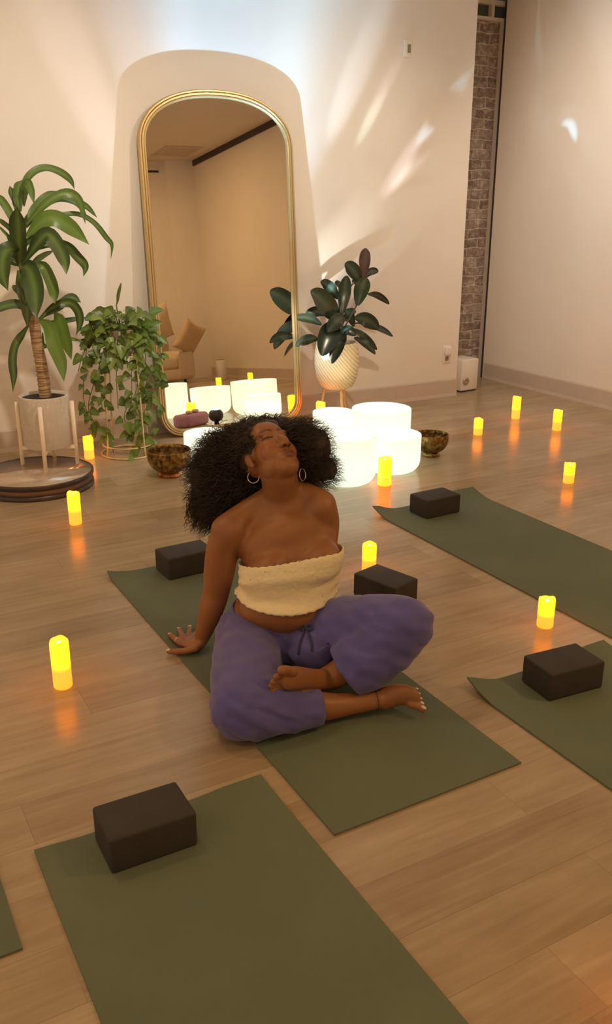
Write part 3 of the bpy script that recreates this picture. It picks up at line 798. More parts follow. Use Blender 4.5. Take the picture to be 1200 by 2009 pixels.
# --- rubber plant on a tripod pot
Yf = 5.64; fx = wl(660, 720, Yf).x
fp = thing('potted_rubber_plant', (fx, Yf, 0), 'dark-leaved rubber plant in a woven pot on three wooden legs', 'potted plant')
mb = MB(); z0 = .25
pf = [(.001, z0), (.085, z0), (.125, z0+.025), (.155, z0+.085), (.168, z0+.18), (.165, z0+.27), (.152, z0+.345), (.148, z0+.35), (.140, z0+.345), (.140, z0+.31), (.001, z0+.31)]
mb.lathe(pf, 56); mb.obj('pot', M['basket'], fp)
mb = MB(); mb.lathe([(.001, z0+.30), (.139, z0+.30), (.139, z0+.318), (.001, z0+.324)], 32); mb.obj('soil', M['soil'], fp)
for a in (262, 22, 142):
    a = radians(a); mb = MB(); mb.tube([(.135*cos(a), .135*sin(a), 0), (.085*cos(a), .085*sin(a), z0+.02)], [.009, .013], 12, round_ends=False); mb.obj('leg', M['wood_light'], fp)
def rq(x, y, dy=0): return wl(520+x/3.158, 460+y/3.158, Yf+dy)
V = MB(); ft = Vector((fx, Yf, z0+.32))
for P, dys in (([(500,560),(545,480),(590,380),(622,262)], (0, .02, .03, .02)), ([(480,600),(465,500),(490,380),(560,285)], (-.03, -.05, -.04, 0)), ([(520,600),(560,550),(620,560)], (0, 0, .02)), ([(470,640),(440,590),(420,560)], (-.05, -.1, -.12))):
    V.tube([ft]+[rq(x, y, d) for (x, y), d in zip(P, dys)], .006, 8, sub=3)
V.obj('stems', M['stem_brown'], fp, local=False)
L = Leaves(); LN = Leaves()
RB = [((610,275),(622,85),76,.02,0,0),((590,300),(492,182),92,-.02,0,.2),((615,270),(700,232),50,.08,0,0),((570,440),(628,268),104,-.05,0,.9),((475,495),(505,255),84,-.08,0,0),
 ((450,400),(342,292),72,.02,0,.3),((455,540),(280,352),138,-.12,0,.45),((635,370),(768,432),46,.05,0,.1),((555,515),(702,585),96,-.06,0,.05),((610,572),(790,632),52,.04,0,0),
 ((550,570),(492,470),66,.05,0,.5),((495,515),(385,605),96,-.16,0,0),((440,545),(350,752),140,-.2,0,.1),((325,650),(188,692),64,-.05,0,0),((480,640),(412,800),84,-.2,0,.1),
 ((460,600),(562,628),70,-.15,0,0),((520,585),(692,715),52,-.08,0,0),((550,640),(682,742),50,-.1,0,.05),((455,600),(490,680),60,-.1,0,.9),((600,330),(540,300),60,.06,0,0),
 ((470,420),(440,285),50,.1,0,0),((500,540),(560,470),60,.1,0,.5),((350,560),(180,520),60,.14,0,.1),((380,500),(250,500),70,.16,0,.1)]
for k, (a, b, w, dy, _, tone) in enumerate(RB):
    p0 = rq(*a, dy*.4); p1 = rq(*b, dy*1.1)
    m_ = p0.lerp(p1, .5) + Vector((0, 0, .025)) + Vector((VIEW.x, VIEW.y, 0))*.02*(1 if dy < 0 else -.3)
    d0 = (p1-p0).normalized()
    ln = LN if k == 0 else L
    fc = (VIEW + Vector((.25*sin(k*1.7), 0, .35*cos(k*2.1)))).normalized()
    ln.strap([p0, p0.lerp(m_, .55)+Vector((0, 0, .006)), m_, m_.lerp(p1, .55)+Vector((0, 0, .006)), p1], w*.00112, fc, tone, sub=5, fold=.2, shape='oval')
L.obj('foliage', M['leaf_rubber'], fp); LN.obj('new_leaf', M['leaf_new'], fp)

# ------------------------------------------------------------------ the woman
FLOORZ = MT + .0012
RK, RA = W(-.195, 2.37, .105), W(.235, 2.485, .055)
LK, LA = W(.312, 2.56, .288), W(.035, 2.53, .100)
RH, LH = W(-.20, 2.83, .115), W(.0, 2.84, .115)
SR, SL = dp(440, 1046, 2.86), dp(634, 994, 2.90)
pel, waist, under, bust, chest, neckb = dp(545, 1258, 2.84), dp(558, 1188, 2.83), dp(566, 1145, 2.84), dp(570, 1108, 2.86), dp(562, 1048, 2.89), dp(553, 992, 2.925)
FRONT = W(0, -1, .18).normalized()
seat = Vector((waist.x, waist.y, FLOORZ))
woman = thing('person', seat, 'woman sitting cross-legged in white lace bandeau and violet trousers, head thrown back', 'person')

def clampz(vs, z=FLOORZ): return [Vector((v[0], v[1], max(v[2], z))) for v in vs]
# -- torso
T = MB()
T.tube([pel, waist, under, bust, chest, dp(556, 1012, 2.91)], [(.185, .135), (.172, .122), (.160, .112), (.168, .112), (.170, .088), (.125, .062)], 40, up=[FRONT]*6, sub=6)
T.blob(dp(556, 1192, 2.775), (GR, GF, (0, 0, 1)), (.160, .105, .085), 32, 20)
sp = (bust-under).normalized()
shl = (SL-SR).normalized()
T.blob(dp(522, 1122, 2.775), (shl, FRONT, sp), (.082, .066, .074), 28, 18)
T.blob(dp(624, 1106, 2.79), (shl, FRONT, sp), (.082, .066, .074), 28, 18)
T.blob(dp(556, 1050, 2.855), (shl, FRONT, sp), (.150, .065, .085), 28, 18)
tV, tN, tF = remesh(T.v, T.f, .007, 22)
torso_bvh = BVHTree.FromPolygons([Vector(p) for p in tV], tF)
# -- head frame
Hf = W(.45, -.42, .79).normalized()
Hl = W(.77, .63, -.10); Hl = (Hl-Hf*Hl.dot(Hf)).normalized()
Hu = Hf.cross(Hl).normalized()
E0 = dp(526, 901, 2.935); HS = 1.06
def hp(l, f, u): return E0 + (Hl*l+Hf*f+Hu*u)*HS
AX = (Hl, Hf, Hu)
B = MB(); B.v = [Vector(p) for p in tV]; B.f = list(tF)
def hb(c, r, seg=24, rings=16): B.blob(hp(*c), AX, [x*HS for x in r], seg, rings)
# neck and shoulders
B.tube([dp(553, 1005, 2.93), dp(551, 968, 2.925), hp(.0, .012, -.058), hp(0, -.005, .0)], [(.076, .066), (.066, .060), (.063, .060), (.06, .06)], 28, up=FRONT, sub=4)
B.tube([dp(548, 962, 2.95), dp(490, 1005, 2.92), SR+Vector((0, 0, .015))], [.040, .050, .048], 20, sub=4)
B.tube([dp(560, 955, 2.95), dp(603, 975, 2.93), SL+Vector((0, 0, .012))], [.040, .050, .046], 20, sub=4)
# right arm, propped on the mat behind her hip
wr = fl(397, 1250, .062); el = dp(424, 1160, 2.905)
B.tube([dp(452, 1042, 2.87), dp(438, 1075, 2.875), dp(430, 1120, 2.89), el, dp(414, 1195, 2.90), wr], [.064, .060, .056, .049, .046, .029], 24, sub=5)
# left arm, hidden behind her back down to the mat
B.tube([dp(626, 996, 2.90), dp(634, 1030, 2.94), dp(632, 1090, 3.06), dp(628, 1150, 3.14), fl(618, 1216, .045)], [.062, .058, .050, .043, .030], 22, sub=5)
# legs
B.tube([RH, RH.lerp(RK, .5), RK], [.095, .085, .068], 24, sub=4)
B.tube([RK, RK.lerp(RA, .35), dp(640, 1386, 2.45), dp(695, 1380, 2.475), dp(745, 1373, 2.49)], [.062, .055, .045, .034, .029], 24, sub=5)
B.tube([LH, LH.lerp(LK, .5), LK], [.095, .088, .070], 24, sub=4)
B.tube([LK, LK.lerp(LA, .4), dp(668, 1318, 2.545), dp(625, 1334, 2.535)], [.062, .052, .046, .032], 24, sub=5)
sV, sN, sF = remesh(clampz(B.v), B.f, .0062, 14)
B = MB(); B.v = [Vector(p) for p in sV]; B.f = list(sF)
# head
hb((0, -.012, .045), (.076, .095, .088), 32, 22); hb((0, .040, -.008), (.066, .056, .078), 32, 22); hb((0, .036, -.058), (.056, .052, .050), 28, 18)
hb((0, .064, -.088), (.034, .028, .026)); hb((0, .050, -.074), (.047, .040, .036)); hb((0, .042, .056), (.066, .050, .054), 28, 18)
for s in (-1, 1):
    hb((s*.036, .056, -.020), (.030, .031, .038)); hb((s*.029, .0775, .043), (.027, .013, .013)); hb((s*.031, .0770, .024), (.0165, .0135, .0115), 20, 14)
    hb((s*.0130, .100, -.024), (.0100, .0125, .0090), 16, 12); hb((s*.076, -.004, .002), (.008, .017, .027), 18, 12); hb((s*.077, .003, -.020), (.008, .010, .012), 16, 10)
    hb((s*.043, .03, -.058), (.022, .04, .032))
B.tube([hp(0, .082, .044), hp(0, .093, .016), hp(0, .110, -.012), hp(0, .110, -.023)], [.010, .0108, .0132, .0122], 16, up=Hu, sub=3)
hb((0, .0745, -.056), (.038, .024, .030)); hb((0, .0950, -.0495), (.0250, .0100, .0070), 18, 12); hb((0, .0925, -.0625), (.0215, .0110, .0082), 18, 12)
# right hand
B.tube([wr, fl(388, 1263, .034), fl(368, 1258, .026)], [(.029, .026), (.038, .022), (.040, .015)], 20, up=(0, 0, 1), sub=4)
FING = {'index': [(356, 1263, .028), (345, 1254, .032), (338, 1249, .022), (333, 1246, .015)], 'middle': [(361, 1256, .03), (356, 1245, .036), (353, 1239, .024), (351, 1235, .015)],
        'ring': [(370, 1251, .03), (371, 1241, .036), (372, 1236, .024), (372, 1231, .015)], 'little': [(380, 1250, .028), (385, 1243, .03), (388, 1239, .02), (390, 1236, .014)],
        'thumb': [(384, 1272, .034), (362, 1277, .026), (346, 1278, .02), (331, 1278, .016)]}
NAILS = []
for nm, P in FING.items():
    pts = [fl(*p) for p in P]; r0 = .0125 if nm == 'thumb' else (.0098 if nm == 'little' else .0112)
    B.tube(pts, [r0*1.12, r0, r0*.92, r0*.78], 14, sub=4)
    d = (pts[-1]-pts[-2]).normalized(); NAILS.append((pts[-1]+d*.004, d, r0*.72))
lw = fl(618, 1216, .045)
B.tube([lw, lw+W(.02, .045, -.014), lw+W(.035, .085, -.022)], [(.03, .024), (.038, .02), (.038, .014)], 18, up=(0, 0, 1), sub=3)
for k, a in enumerate((-.35, -.12, .1, .32)):
    b = lw + W(.035+.026*(k-1.5), .085, -.018); d = W(sin(a)+.3, 1, 0).normalized()
    B.tube([b, b+d*.035+Vector((0, 0, .006)), b+d*.062, b+d*.08-Vector((0, 0, .008))], [.0105, .0095, .009, .0075], 12, sub=3)
B.tube([lw+W(-.02, .02, -.012), lw+W(-.055, .04, -.02), lw+W(-.075, .06, -.027)], [.014, .0105, .009], 12, sub=3)
# right foot lying on its outer edge, toes to the right
B.tube([dp(738, 1372, 2.515), dp(752, 1371, 2.505), dp(775, 1364, 2.50), dp(797, 1364, 2.495), dp(810, 1370, 2.485)], [(.030, .030), (.034, .036), (.030, .036), (.024, .036), (.017, .032)], 22, up=Vector((0, 0, 1)), sub=5)
for k in range(5):
    q = k/4; b = dp(805-2*k, 1382-7.5*k, 2.475+.010*k); t_ = dp(830-3.2*k-(1.5 if k == 0 else 0), 1392-9.5*k, 2.462+.010*k)
    m_ = b.lerp(t_, .55)+Vector((0, 0, .004)); r0 = .0125 if k == 0 else .0098-.0008*k
    B.tube([b, m_, t_], [r0*1.1, r0, r0*.85], 14, sub=4); NAILS.append((t_+(t_-m_).normalized()*.004+Vector((0, 0, .003)), (t_-m_).normalized(), r0*.7))
# left foot tucked in front of her, toes to the left
IMU = W(0, .3, .95).normalized()
B.tube([dp(654, 1336, 2.545), dp(636, 1334, 2.515), dp(606, 1332, 2.46), dp(578, 1330, 2.405), dp(563, 1331, 2.385)], [(.026, .030), (.029, .034), (.024, .034), (.020, .037), (.015, .036)], 22, up=IMU, sub=5)
for k in range(5):
    b = [(573, 1318), (561, 1327), (556, 1336), (554, 1344), (556, 1351)][k]; t_ = [(553, 1315), (541, 1328), (535, 1338), (531, 1346), (533, 1355)][k]
    b = dp(*b, 2.388); t_ = dp(*t_, 2.362); r0 = (.0165, .0108, .0100, .0094, .0088)[k]
    B.tube([b, b.lerp(t_, .6)+Vector((0, 0, .003)), t_], [r0, r0*.90, r0*.97], 14, sub=4)
bv = clampz(B.v)
bV, bN, bF = remesh(bv, B.f, .0033, 5)
body = mesh('body', [Vector(p) for p in bV], bF, M['skin'], woman, True, local=False)
# colouring that belongs to the skin: lips, brows, lash lines, nails' surroundings; also painted shade at nostrils and lip seam
Lc = (bV-np.array(E0))/HS
fl_, ff_, fu_ = Lc @ np.array(Hl), Lc @ np.array(Hf), Lc @ np.array(Hu)
def sm(d, a, b): return np.clip((b-d)/(b-a), 0, 1)
lip = np.maximum(sm(np.hypot(fl_/1.0, (fu_+.049)*2.9), .019, .026), sm(np.hypot(fl_/.9, (fu_+.0625)*2.5), .018, .025))*(ff_ > .088)
al = np.abs(fl_)
brow = sm(np.abs(fu_-(.050-(np.abs(al-.030)**2)*9)), .0028, .0052)*(al > .011)*(al < .052)*(ff_ > .06)
lash = sm(np.abs(fu_-(.0195+(al-.031)**2*14)), .0016, .0040)*(al > .014)*(al < .049)*(ff_ > .06)
nost = sm(np.sqrt((al-.0095)**2+(ff_-.107)**2+(fu_+.0325)**2), .004, .0075)
dark = np.maximum(np.maximum(brow*.75, lash), nost)
seam = sm(np.abs(fu_+.0555-.0012*np.cos(fl_*120)), .0008, .0026)*(al < .024)*(ff_ > .09); dark = np.maximum(dark, seam*.6)
blush = .5*sm(np.sqrt((al-.046)**2+(ff_-.07)**2+(fu_+.012)**2), .008, .034)
pale = np.zeros(len(bV))
for nm, d in (('lip', lip), ('dark', dark), ('blush', blush), ('pale', pale)):
    at = body.data.attributes.new(nm, 'FLOAT', 'POINT'); at.data.foreach_set('value', d.astype(np.float32))
# nails
for p, d, r in NAILS:
    u = Vector((0, 0, 1)); u = (u-d*u.dot(d)).normalized(); N_ = MB(); N_.blob(p+u*r*.75-d*.004, (d, u.cross(d), u), (r*1.2, r*.95, r*.42), 12, 8); N_.obj('nail', M['nail'], woman, local=False)
# ring on a finger, anklet, hoops
def torus(c, nrm, R, r, seg=40, k2=8):
    nrm = Vector(nrm).normalized(); a = nrm.orthogonal().normalized(); b = nrm.cross(a); mb = MB(); vs = []; fs = []
    for i in range(seg):
        t = 2*pi*i/seg; d = a*cos(t)+b*sin(t)
        for k in range(k2):
            p = 2*pi*k/k2; vs.append(Vector(c)+d*(R+r*cos(p))+nrm*(r*sin(p)))
    for i in range(seg):
        for k in range(k2): fs.append((i*k2+k, ((i+1) % seg)*k2+k, ((i+1) % seg)*k2+(k+1) % k2, i*k2+(k+1) % k2))
    mb.add(vs, fs); return mb
f0 = [fl(*p) for p in FING['index']]
torus(f0[0].lerp(f0[1], .75), f0[1]-f0[0], .0105, .0022).obj('finger_ring', M['silver'], woman, local=False)
torus(dp(738, 1374, 2.4875), dp(745, 1373, 2.49)-dp(695, 1380, 2.475), .0312, .0012, 48, 6).obj('anklet', M['cord'], woman, local=False)
for (u, v, f_), nrm in (((497, 936, 2.915), W(-.25, -1, .35)), ((593, 931, 2.885), W(.85, -.45, .2))):
    c_ = dp(u, v, f_); torus(c_, nrm, .0205, .0021).obj('hoop_earring', M['silver'], woman, local=False)

# -- trousers
P = MB()
P.tube([dp(543, 1280, 2.81), dp(546, 1250, 2.825), dp(554, 1214, 2.838)], [(.205, .150), (.200, .150), (.181, .136)], 40, up=[FRONT]*3, sub=5, round_ends=False)
P.tube([RH, RH.lerp(RK, .35), RH.lerp(RK, .7), RK], [.124, .120, .113, .104], 28, sub=5)
RC0, RC1 = W(-.075, 2.385, .080), W(.052, 2.432, .070)
P.tube([RK, RC0, RC1], [.104, .074, .052], 28, sub=6, round_ends=False)
P.tube([LH, LH.lerp(LK, .35), LH.lerp(LK, .7), LK], [.126, .122, .114, .100], 28, sub=5)
LC1 = dp(677, 1322, 2.545); LC0 = LK.lerp(LC1, .5)+Vector((0, 0, -.012))
P.tube([LK, LC0, LC1], [.100, .102, .092], 28, sub=6, round_ends=False)
P.blob(dp(612, 1268, 2.69), (GR, GF, (0, 0, 1)), (.085, .11, .085), 24, 16)
P.blob(dp(575, 1262, 2.76), (GR, GF, (0, 0, 1)), (.13, .10, .075), 28, 18)
pV, pN, pF = remesh(clampz(P.v, FLOORZ+.0005), P.f, .0062, 7)
rx_, fx_, zx_ = pV @ GR, pV @ GF, pV[:, 2]
disp = np.zeros(len(pV))
for i in range(len(pV)):
    r_, f_, z_ = rx_[i], fx_[i], zx_[i]
    a = noise.noise(Vector((r_*7+f_*4, f_*7, z_*24+r_*9))); b = noise.noise(Vector((r_*20, f_*9, z_*30+f_*12+5)))
    kn = math.exp(-((Vector(pV[i])-RK.lerp(RC0, .5)).length/.13)**2)+.8*math.exp(-((Vector(pV[i])-LH.lerp(LK, .25)).length/.14)**2)+.8*math.exp(-((Vector(pV[i])-RH).length/.16)**2)
    disp[i] = .0075*a+.005*b+.012*kn*(abs(sin((r_*28+f_*18+z_*46)+2*a))**2-.5)
pV2 = pV + pN*disp[:, None]; pV2[:, 2] = np.maximum(pV2[:, 2], FLOORZ)
# open the cuffs
axr, axl = np.array((RC1-RC0).normalized()), np.array((LC1-LC0).normalized())
cut = np.zeros(len(pV2), bool)
for c_, ax, rad_ in ((RC1, axr, .075), (LC1, axl, .112)):
    q = pV2-np.array(c_); d = q @ ax; r_ = np.linalg.norm(q-d[:, None]*ax, axis=1)
    sel = (d > -.012) & (d < .03) & (r_ < rad_); cut |= sel & (d > -.008) & ((pN @ ax) > .25)
    ring_ = sel & ~cut | ((d > -.016) & (d <= -.008) & (r_ < rad_))
    pV2[ring_] -= (d[ring_]+.009)[:, None]*ax
faces = [f for f in pF if not any(cut[i] for i in f)]
used = sorted({i for f in faces for i in f}); mp_ = {a: b for b, a in enumerate(used)}
tr_ = mesh('trousers', [Vector(pV2[i]) for i in used], [tuple(mp_[i] for i in f) for f in faces], M['pants'], woman, True, local=False)
so = tr_.modifiers.new('thickness', 'SOLIDIFY'); so.thickness = .0035; so.offset = -1
# waistband with drawstring
wb = MB(); wc = dp(554.5, 1212, 2.838); wt = (waist-pel).normalized()
sd_ = FRONT.cross(wt).normalized(); fr_ = wt.cross(sd_).normalized()*1
fr_ = fr_ if fr_.dot(FRONT) > 0 else -fr_
vs = []; fs = []; n = 96
wprof = [(0, -.022), (.006, -.022), (.009, -.012), (.0095, 0), (.008, .012), (.004, .017), (0, .016)]
for i in range(n):
    a = 2*pi*i/n; pu_ = 1+.006*sin(a*34)
    for o_, h_ in wprof: vs.append(wc + sd_*((.180+o_)*pu_*cos(a)) + fr_*((.135+o_)*pu_*sin(a)) + wt*h_)
k2 = len(wprof)
for i in range(n):
    for k in range(k2): fs.append((i*k2+k, ((i+1) % n)*k2+k, ((i+1) % n)*k2+(k+1) % k2, i*k2+(k+1) % k2))
wb.add(vs, fs); wbo = wb.obj('waistband', M['pants'], woman, local=False)
pb_ = BVHTree.FromPolygons([Vector(p) for p in pV2], pF)
def on_front(u, v, off=.004, bvh=None):
    d = Vector(ray(u, v)).normalized(); h = (bvh or pb_).ray_cast(Vector(CAM), d)
    return (h[0]-d*off) if h[0] is not None else dp(u, v, 2.7)
cd = MB()
for pts in (((597, 1230), (594, 1245), (588, 1262), (585, 1282)), ((601, 1230), (606, 1246), (611, 1262), (612, 1276))):
    cd.tube([on_front(*p) for p in pts], .0042, 8, sub=4)
for s in (-1, 1): cd.tube([on_front(599, 1231, .007), on_front(599+s*9, 1226, .010), on_front(599+s*13, 1234, .010), on_front(599+s*5, 1236, .008), on_front(599, 1231, .007)], .0038, 8, sub=5)
cd.obj('drawstring', M['cord'], woman, local=False)

# -- lace bandeau
c_lo, c_hi = dp(562, 1175, 2.842), dp(570, 1086, 2.872)
ax_ = (c_hi-c_lo).normalized(); axs = (shl-ax_*shl.dot(ax_)).normalized(); axf = ax_.cross(axs); axf = axf if axf.dot(FRONT) > 0 else -axf
NR, NA = 26, 120
rad = np.zeros((NR, NA))
def b_dir(i): t = 2*pi*i/NA; return axs*cos(t)+axf*sin(t)
def b_lift(i, q, r): t = 2*pi*i/NA; return -.010*sin(t)*(1-q) + .004*sin(t)*q + cos(t)*r*(.12+.18*q) + .034*cos(t)**2*(1-q)
for j in range(NR):
    q = j/(NR-1); c = c_lo.lerp(c_hi, q)
    for i in range(NA):
        d = b_dir(i); o_ = c + ax_*b_lift(i, q, .155)
        h = torso_bvh.ray_cast(o_+d*.6, -d); rad[j, i] = (h[0]-o_).length if h[0] is not None else .15
raw = rad.copy()
for _ in range(3):       # the cloth bridges hollows
    for s in (3, 6): rad = np.maximum(rad, .5*(np.roll(rad, s, 1)+np.roll(rad, -s, 1)))
    rad = .5*rad+.25*(np.roll(rad, 1, 1)+np.roll(rad, -1, 1))
    rad[1:-1] = .5*rad[1:-1]+.25*(rad[2:]+rad[:-2])
    rad = np.maximum(rad, raw)
vs = []
for layer, off in ((0, .0105), (1, .0050)):
    for j in range(NR):
        q = j/(NR-1); c = c_lo.lerp(c_hi, q)
        for i in range(NA):
            a = 2*pi*i/NA
            wv = .0028*sin(q*20+2.2*sin(a*2+1)+a*1.5)*(1-q*.6)+.0016*noise.noise(Vector((cos(a)*6, sin(a)*6, q*9)))
            ed = .0045*max(0, 1-q*6)*(1+.5*sin(a*30)) + .002*max(0, q*8-7)
            if layer: wv = min(wv, .001); ed = min(ed, .002)
            lift = b_lift(i, q, .155) + (.0018*sin(a*44) if j in (0, NR-1) else 0)
            vs.append(c + b_dir(i)*(rad[j, i]+off+wv+ed) + ax_*lift)
fs = []; nn_ = NR*NA
for j in range(NR-1):
    for i in range(NA):
        a, b = j*NA+i, j*NA+(i+1) % NA
        fs.append((a, b, b+NA, a+NA)); fs.append((nn_+a, nn_+a+NA, nn_+b+NA, nn_+b))
for i in range(NA):
    b = (i+1) % NA; fs.append((i, nn_+i, nn_+b, b)); t0 = (NR-1)*NA; fs.append((t0+i, t0+b, nn_+t0+b, nn_+t0+i))
bm = bmesh.new(); off_ = world_loc(woman)
bvs = [bm.verts.new(v-off_) for v in vs]
for f in fs: bm.faces.new([bvs[i] for i in f])
bmesh.ops.recalc_face_normals(bm, faces=bm.faces); bm_obj('bandeau_top', bm, M['lace'], woman)

# -- hair
LOBES = [((432, 925), 3.02, (.120, .10, .155), 0), ((418, 985), 3.00, (.085, .08, .085), 0), ((462, 955), 3.03, (.085, .08, .110), 0), ((400, 1000), 2.99, (.060, .06, .060), 0), ((400, 940), 3.00, (.075, .07, .10), 0), ((460, 880), 3.05, (.090, .09, .085), 0),
         ((545, 848), 3.10, (.115, .085, .066), 1), ((500, 845), 3.08, (.065, .08, .055), 1), ((610, 880), 3.01, (.090, .09, .110), 2), ((634, 920), 2.99, (.066, .07, .062), 2), ((545, 905), 3.09, (.15, .07, .12), 1)]
Hc = MB()
for (u, v), f_, r_, _ in LOBES: Hc.blob(dp(u, v, f_), (GR, GF, (0, 0, 1)), [x*.74 for x in r_], 28, 18)
Hc.blob(hp(0, -.018, .066), AX, (.0935*HS, .100*HS, .088*HS), 32, 20)
hV, hN, hF = remesh(Hc.v, Hc.f, .009, 4)
hV = hV + hN*np.array([.010*noise.noise(Vector(p)*38)+.012*noise.noise(Vector(p)*16) for p in hV])[:, None]
HV = [Vector(p) for p in hV]; HF = list(hF)
rh = random.Random(3)
scalp = hp(0, -.03, .05)
def strand(p0, p1, sag, curl, freq, th, n=13):
    d = p1-p0; ln = d.length; t = d.normalized(); a = t.orthogonal().normalized(); b = t.cross(a)
    ph = rh.uniform(0, 6.28); base = len(HV)
    for i in range(n+1):
        q = i/n; e = min(1, q*3)*curl
        c = p0+d*q+Vector((0, 0, -sag*q*q+sag*.5*q)) + a*(e*cos(ph+freq*q)) + b*(e*sin(ph+freq*q))
        w = th*(1-.65*q)
        HV.append(c+a*w); HV.append(c-a*w*.5+b*w*.87); HV.append(c-a*w*.5-b*w*.87)
    for i in range(n):
        for k in range(3):
            x = base+3*i+k; y = base+3*i+(k+1) % 3; HF.append((x, y, y+3, x+3))
wts = [x[2][0]*x[2][2] for x in LOBES]
for k in range(17000):
    (u, v), f_, r_, kind = rh.choices(LOBES, wts)[0]
    c = dp(u, v, f_); z = rh.uniform(-1, 1); a = rh.uniform(0, 2*pi); s_ = sqrt(1-z*z)
    dirn = Vector(GR)*(s_*cos(a)*r_[0])+Vector(GF)*(s_*sin(a)*r_[1])+Vector((0, 0, z*r_[2]))
    p1 = c+dirn*(rh.uniform(.92, 1.08)+.16*rh.random()**4)
    p0 = scalp.lerp(p1, rh.uniform(.35, .72))+Vector((rh.gauss(0, .022), rh.gauss(0, .022), rh.gauss(0, .022)))
    loc = (p1-E0); ff = loc.dot(Hf)/HS; ll = loc.dot(Hl)/HS; uu = loc.dot(Hu)/HS
    if ff > .0 and abs(ll) < .10 and uu < .10: continue          # keep the face free
    if kind == 0 and z < -.25: p1 = p1+Vector((0, 0, -rh.uniform(0, .055)))+Vector(GR)*rh.uniform(-.02, .012)
    if kind == 2 and z < -.1: p1 = p1+Vector(GR)*rh.uniform(0, .02)+Vector((0, 0, -rh.uniform(0, .02)))
    strand(p0, p1, rh.uniform(0, .012), rh.uniform(.003, .011), rh.uniform(9, 24), rh.uniform(.0009, .0016))
for k in range(2600):       # hair growing from the scalp, swept back off the face
    z = rh.uniform(-.45, 1); a = rh.uniform(0, 2*pi); s_ = sqrt(1-z*z); l_, f_ = s_*cos(a), s_*sin(a)
    lf = -.018+.098*f_; lu = .066+.086*z; lx = .092*l_
    if lf > .068 and lu < .088: continue
    if lf > -.02 and lu < .012: continue
    p0 = hp(lx, lf, lu); out = (Hl*l_+Hf*f_+Hu*z).normalized()
    p1 = p0 + (out*.5-Hf*rh.uniform(.3, 1.1)+Hu*rh.uniform(-.2, .6)+Hl*l_*.6).normalized()*rh.uniform(.02, .055)
    strand(p0-out*.004, p1, 0, rh.uniform(.002, .006), rh.uniform(7, 16), rh.uniform(.0009, .0015))
# wisps hanging off the swinging left side
for k in range(150):
    p0 = dp(rh.uniform(365, 440), rh.uniform(985, 1010), rh.uniform(2.95, 3.04)); p1 = p0+W(rh.uniform(-.01, .03), 0, -rh.uniform(.03, .085))
    strand(p0, p1, .0, rh.uniform(.002, .005), rh.uniform(5, 12), .0015)
hair = mesh('hair', HV, HF, M['hair'], woman, True, local=False)

# ------------------------------------------------------------------ the end of the room that the mirror shows
def soft_box(name, lo, hi, mat, parent, bev, seg=5):
    o = box_obj(name, lo, hi, mat, parent, bev, seg=seg); o.data.polygons.foreach_set('use_smooth', [True]*len(o.data.polygons)); return o
so_ = thing('sofa', (3.85, -1.0, 0), 'cream sofa seen in the mirror in front of the white column', 'sofa')
soft_box('base', (-.95, -.30, .06), (.95, .62, .22), M['fabric_cream'], so_, .03)
soft_box('seat_cushion', (-.74, -.25, .215), (.74, .63, .40), M['fabric_cream'], so_, .05)
soft_box('backrest', (-.95, -.48, .06), (.95, -.24, .62), M['fabric_cream'], so_, .06)
for x in (-.99, .73): soft_box('armrest', (x, -.42, .06), (x+.26, .64, .46), M['fabric_cream'], so_, .07)
for x in (-.85, .85):
    for y in (-.35, .52):
        mb = MB(); mb.lathe([(.001, 0), (.018, 0), (.024, .065), (.001, .065)], 16); o = mb.obj('foot', M['plastic_black'], so_); o.location = (x, y, 0)
def pillow(name, loc, rot, size, mat, label):
    n = 20; vs = []; fs = []
    for sgn in (1, -1):
        for j in range(n+1):
            for i in range(n+1):
                x, y = 2*i/n-1, 2*j/n-1; h = max(0, (1-x**4)*(1-y**4))**.55
                pinch = 1-.10*(1-abs(x*y)); vs.append(Vector((x*size*.5*(1-.09*(1-y*y)), y*size*.5*(1-.09*(1-x*x)), sgn*h*size*.17)))
    m = (n+1)**2
    for j in range(n):
        for i in range(n):
            a = j*(n+1)+i; fs.append((a, a+1, a+n+2, a+n+1)); fs.append((m+a, m+a+n+1, m+a+n+2, m+a+1))
    bm = bmesh.new(); bv = [bm.verts.new(v) for v in vs]
    for f in fs: bm.faces.new([bv[i] for i in f])
    bmesh.ops.remove_doubles(bm, verts=bm.verts, dist=1e-4)
    o = bm_obj(name, bm, mat); o.location = loc; o.rotation_euler = rot; tag(o, label, 'cushion'); return o
pillow('throw_pillow', (4.78, -.36, .64), (radians(62), radians(20), radians(-34)), .46, M['fabric_tan'], 'tan throw cushion at the right end of the sofa, seen in the mirror')
pillow('throw_pillow', (4.52, -.98, .84), (radians(74), radians(-22), radians(-14)), .56, M['fabric_cream'], 'cream throw cushion standing behind the tan one, seen in the mirror')
cy = thing('speaker', (5.24, -.40, 0), 'pale upright cylinder on the floor by the wall, seen in the mirror', 'speaker')
mb = MB(); mb.lathe([(.001, 0), (.075, 0), (.08, .008), (.08, .27), (.075, .285), (.001, .285)], 40); mb.obj('body', M['plastic_white'], cy)
mb = MB(); mb.lathe([(.001, .285), (.06, .285), (.055, .294), (.001, .294)], 32); mb.obj('top_cap', M['plastic_grey'], cy)
ve = thing('ceiling_vent', (5.05, -.85, CEIL), 'flat rectangular ceiling vent seen at the top of the mirror', 'vent')
box_obj('frame', (-.28, -.34, -.012), (.28, .34, 0), M['base'], ve, .004)
for k in range(6): box_obj('slat', (-.25, -.28+.1*k, -.02), (.25, -.22+.1*k, -.012), M['base'], ve)
gr_ = thing('wall_grille', (4.86, -1.64, 3.12), 'long dark slot grille high on the rear wall, seen in the mirror', 'grille')
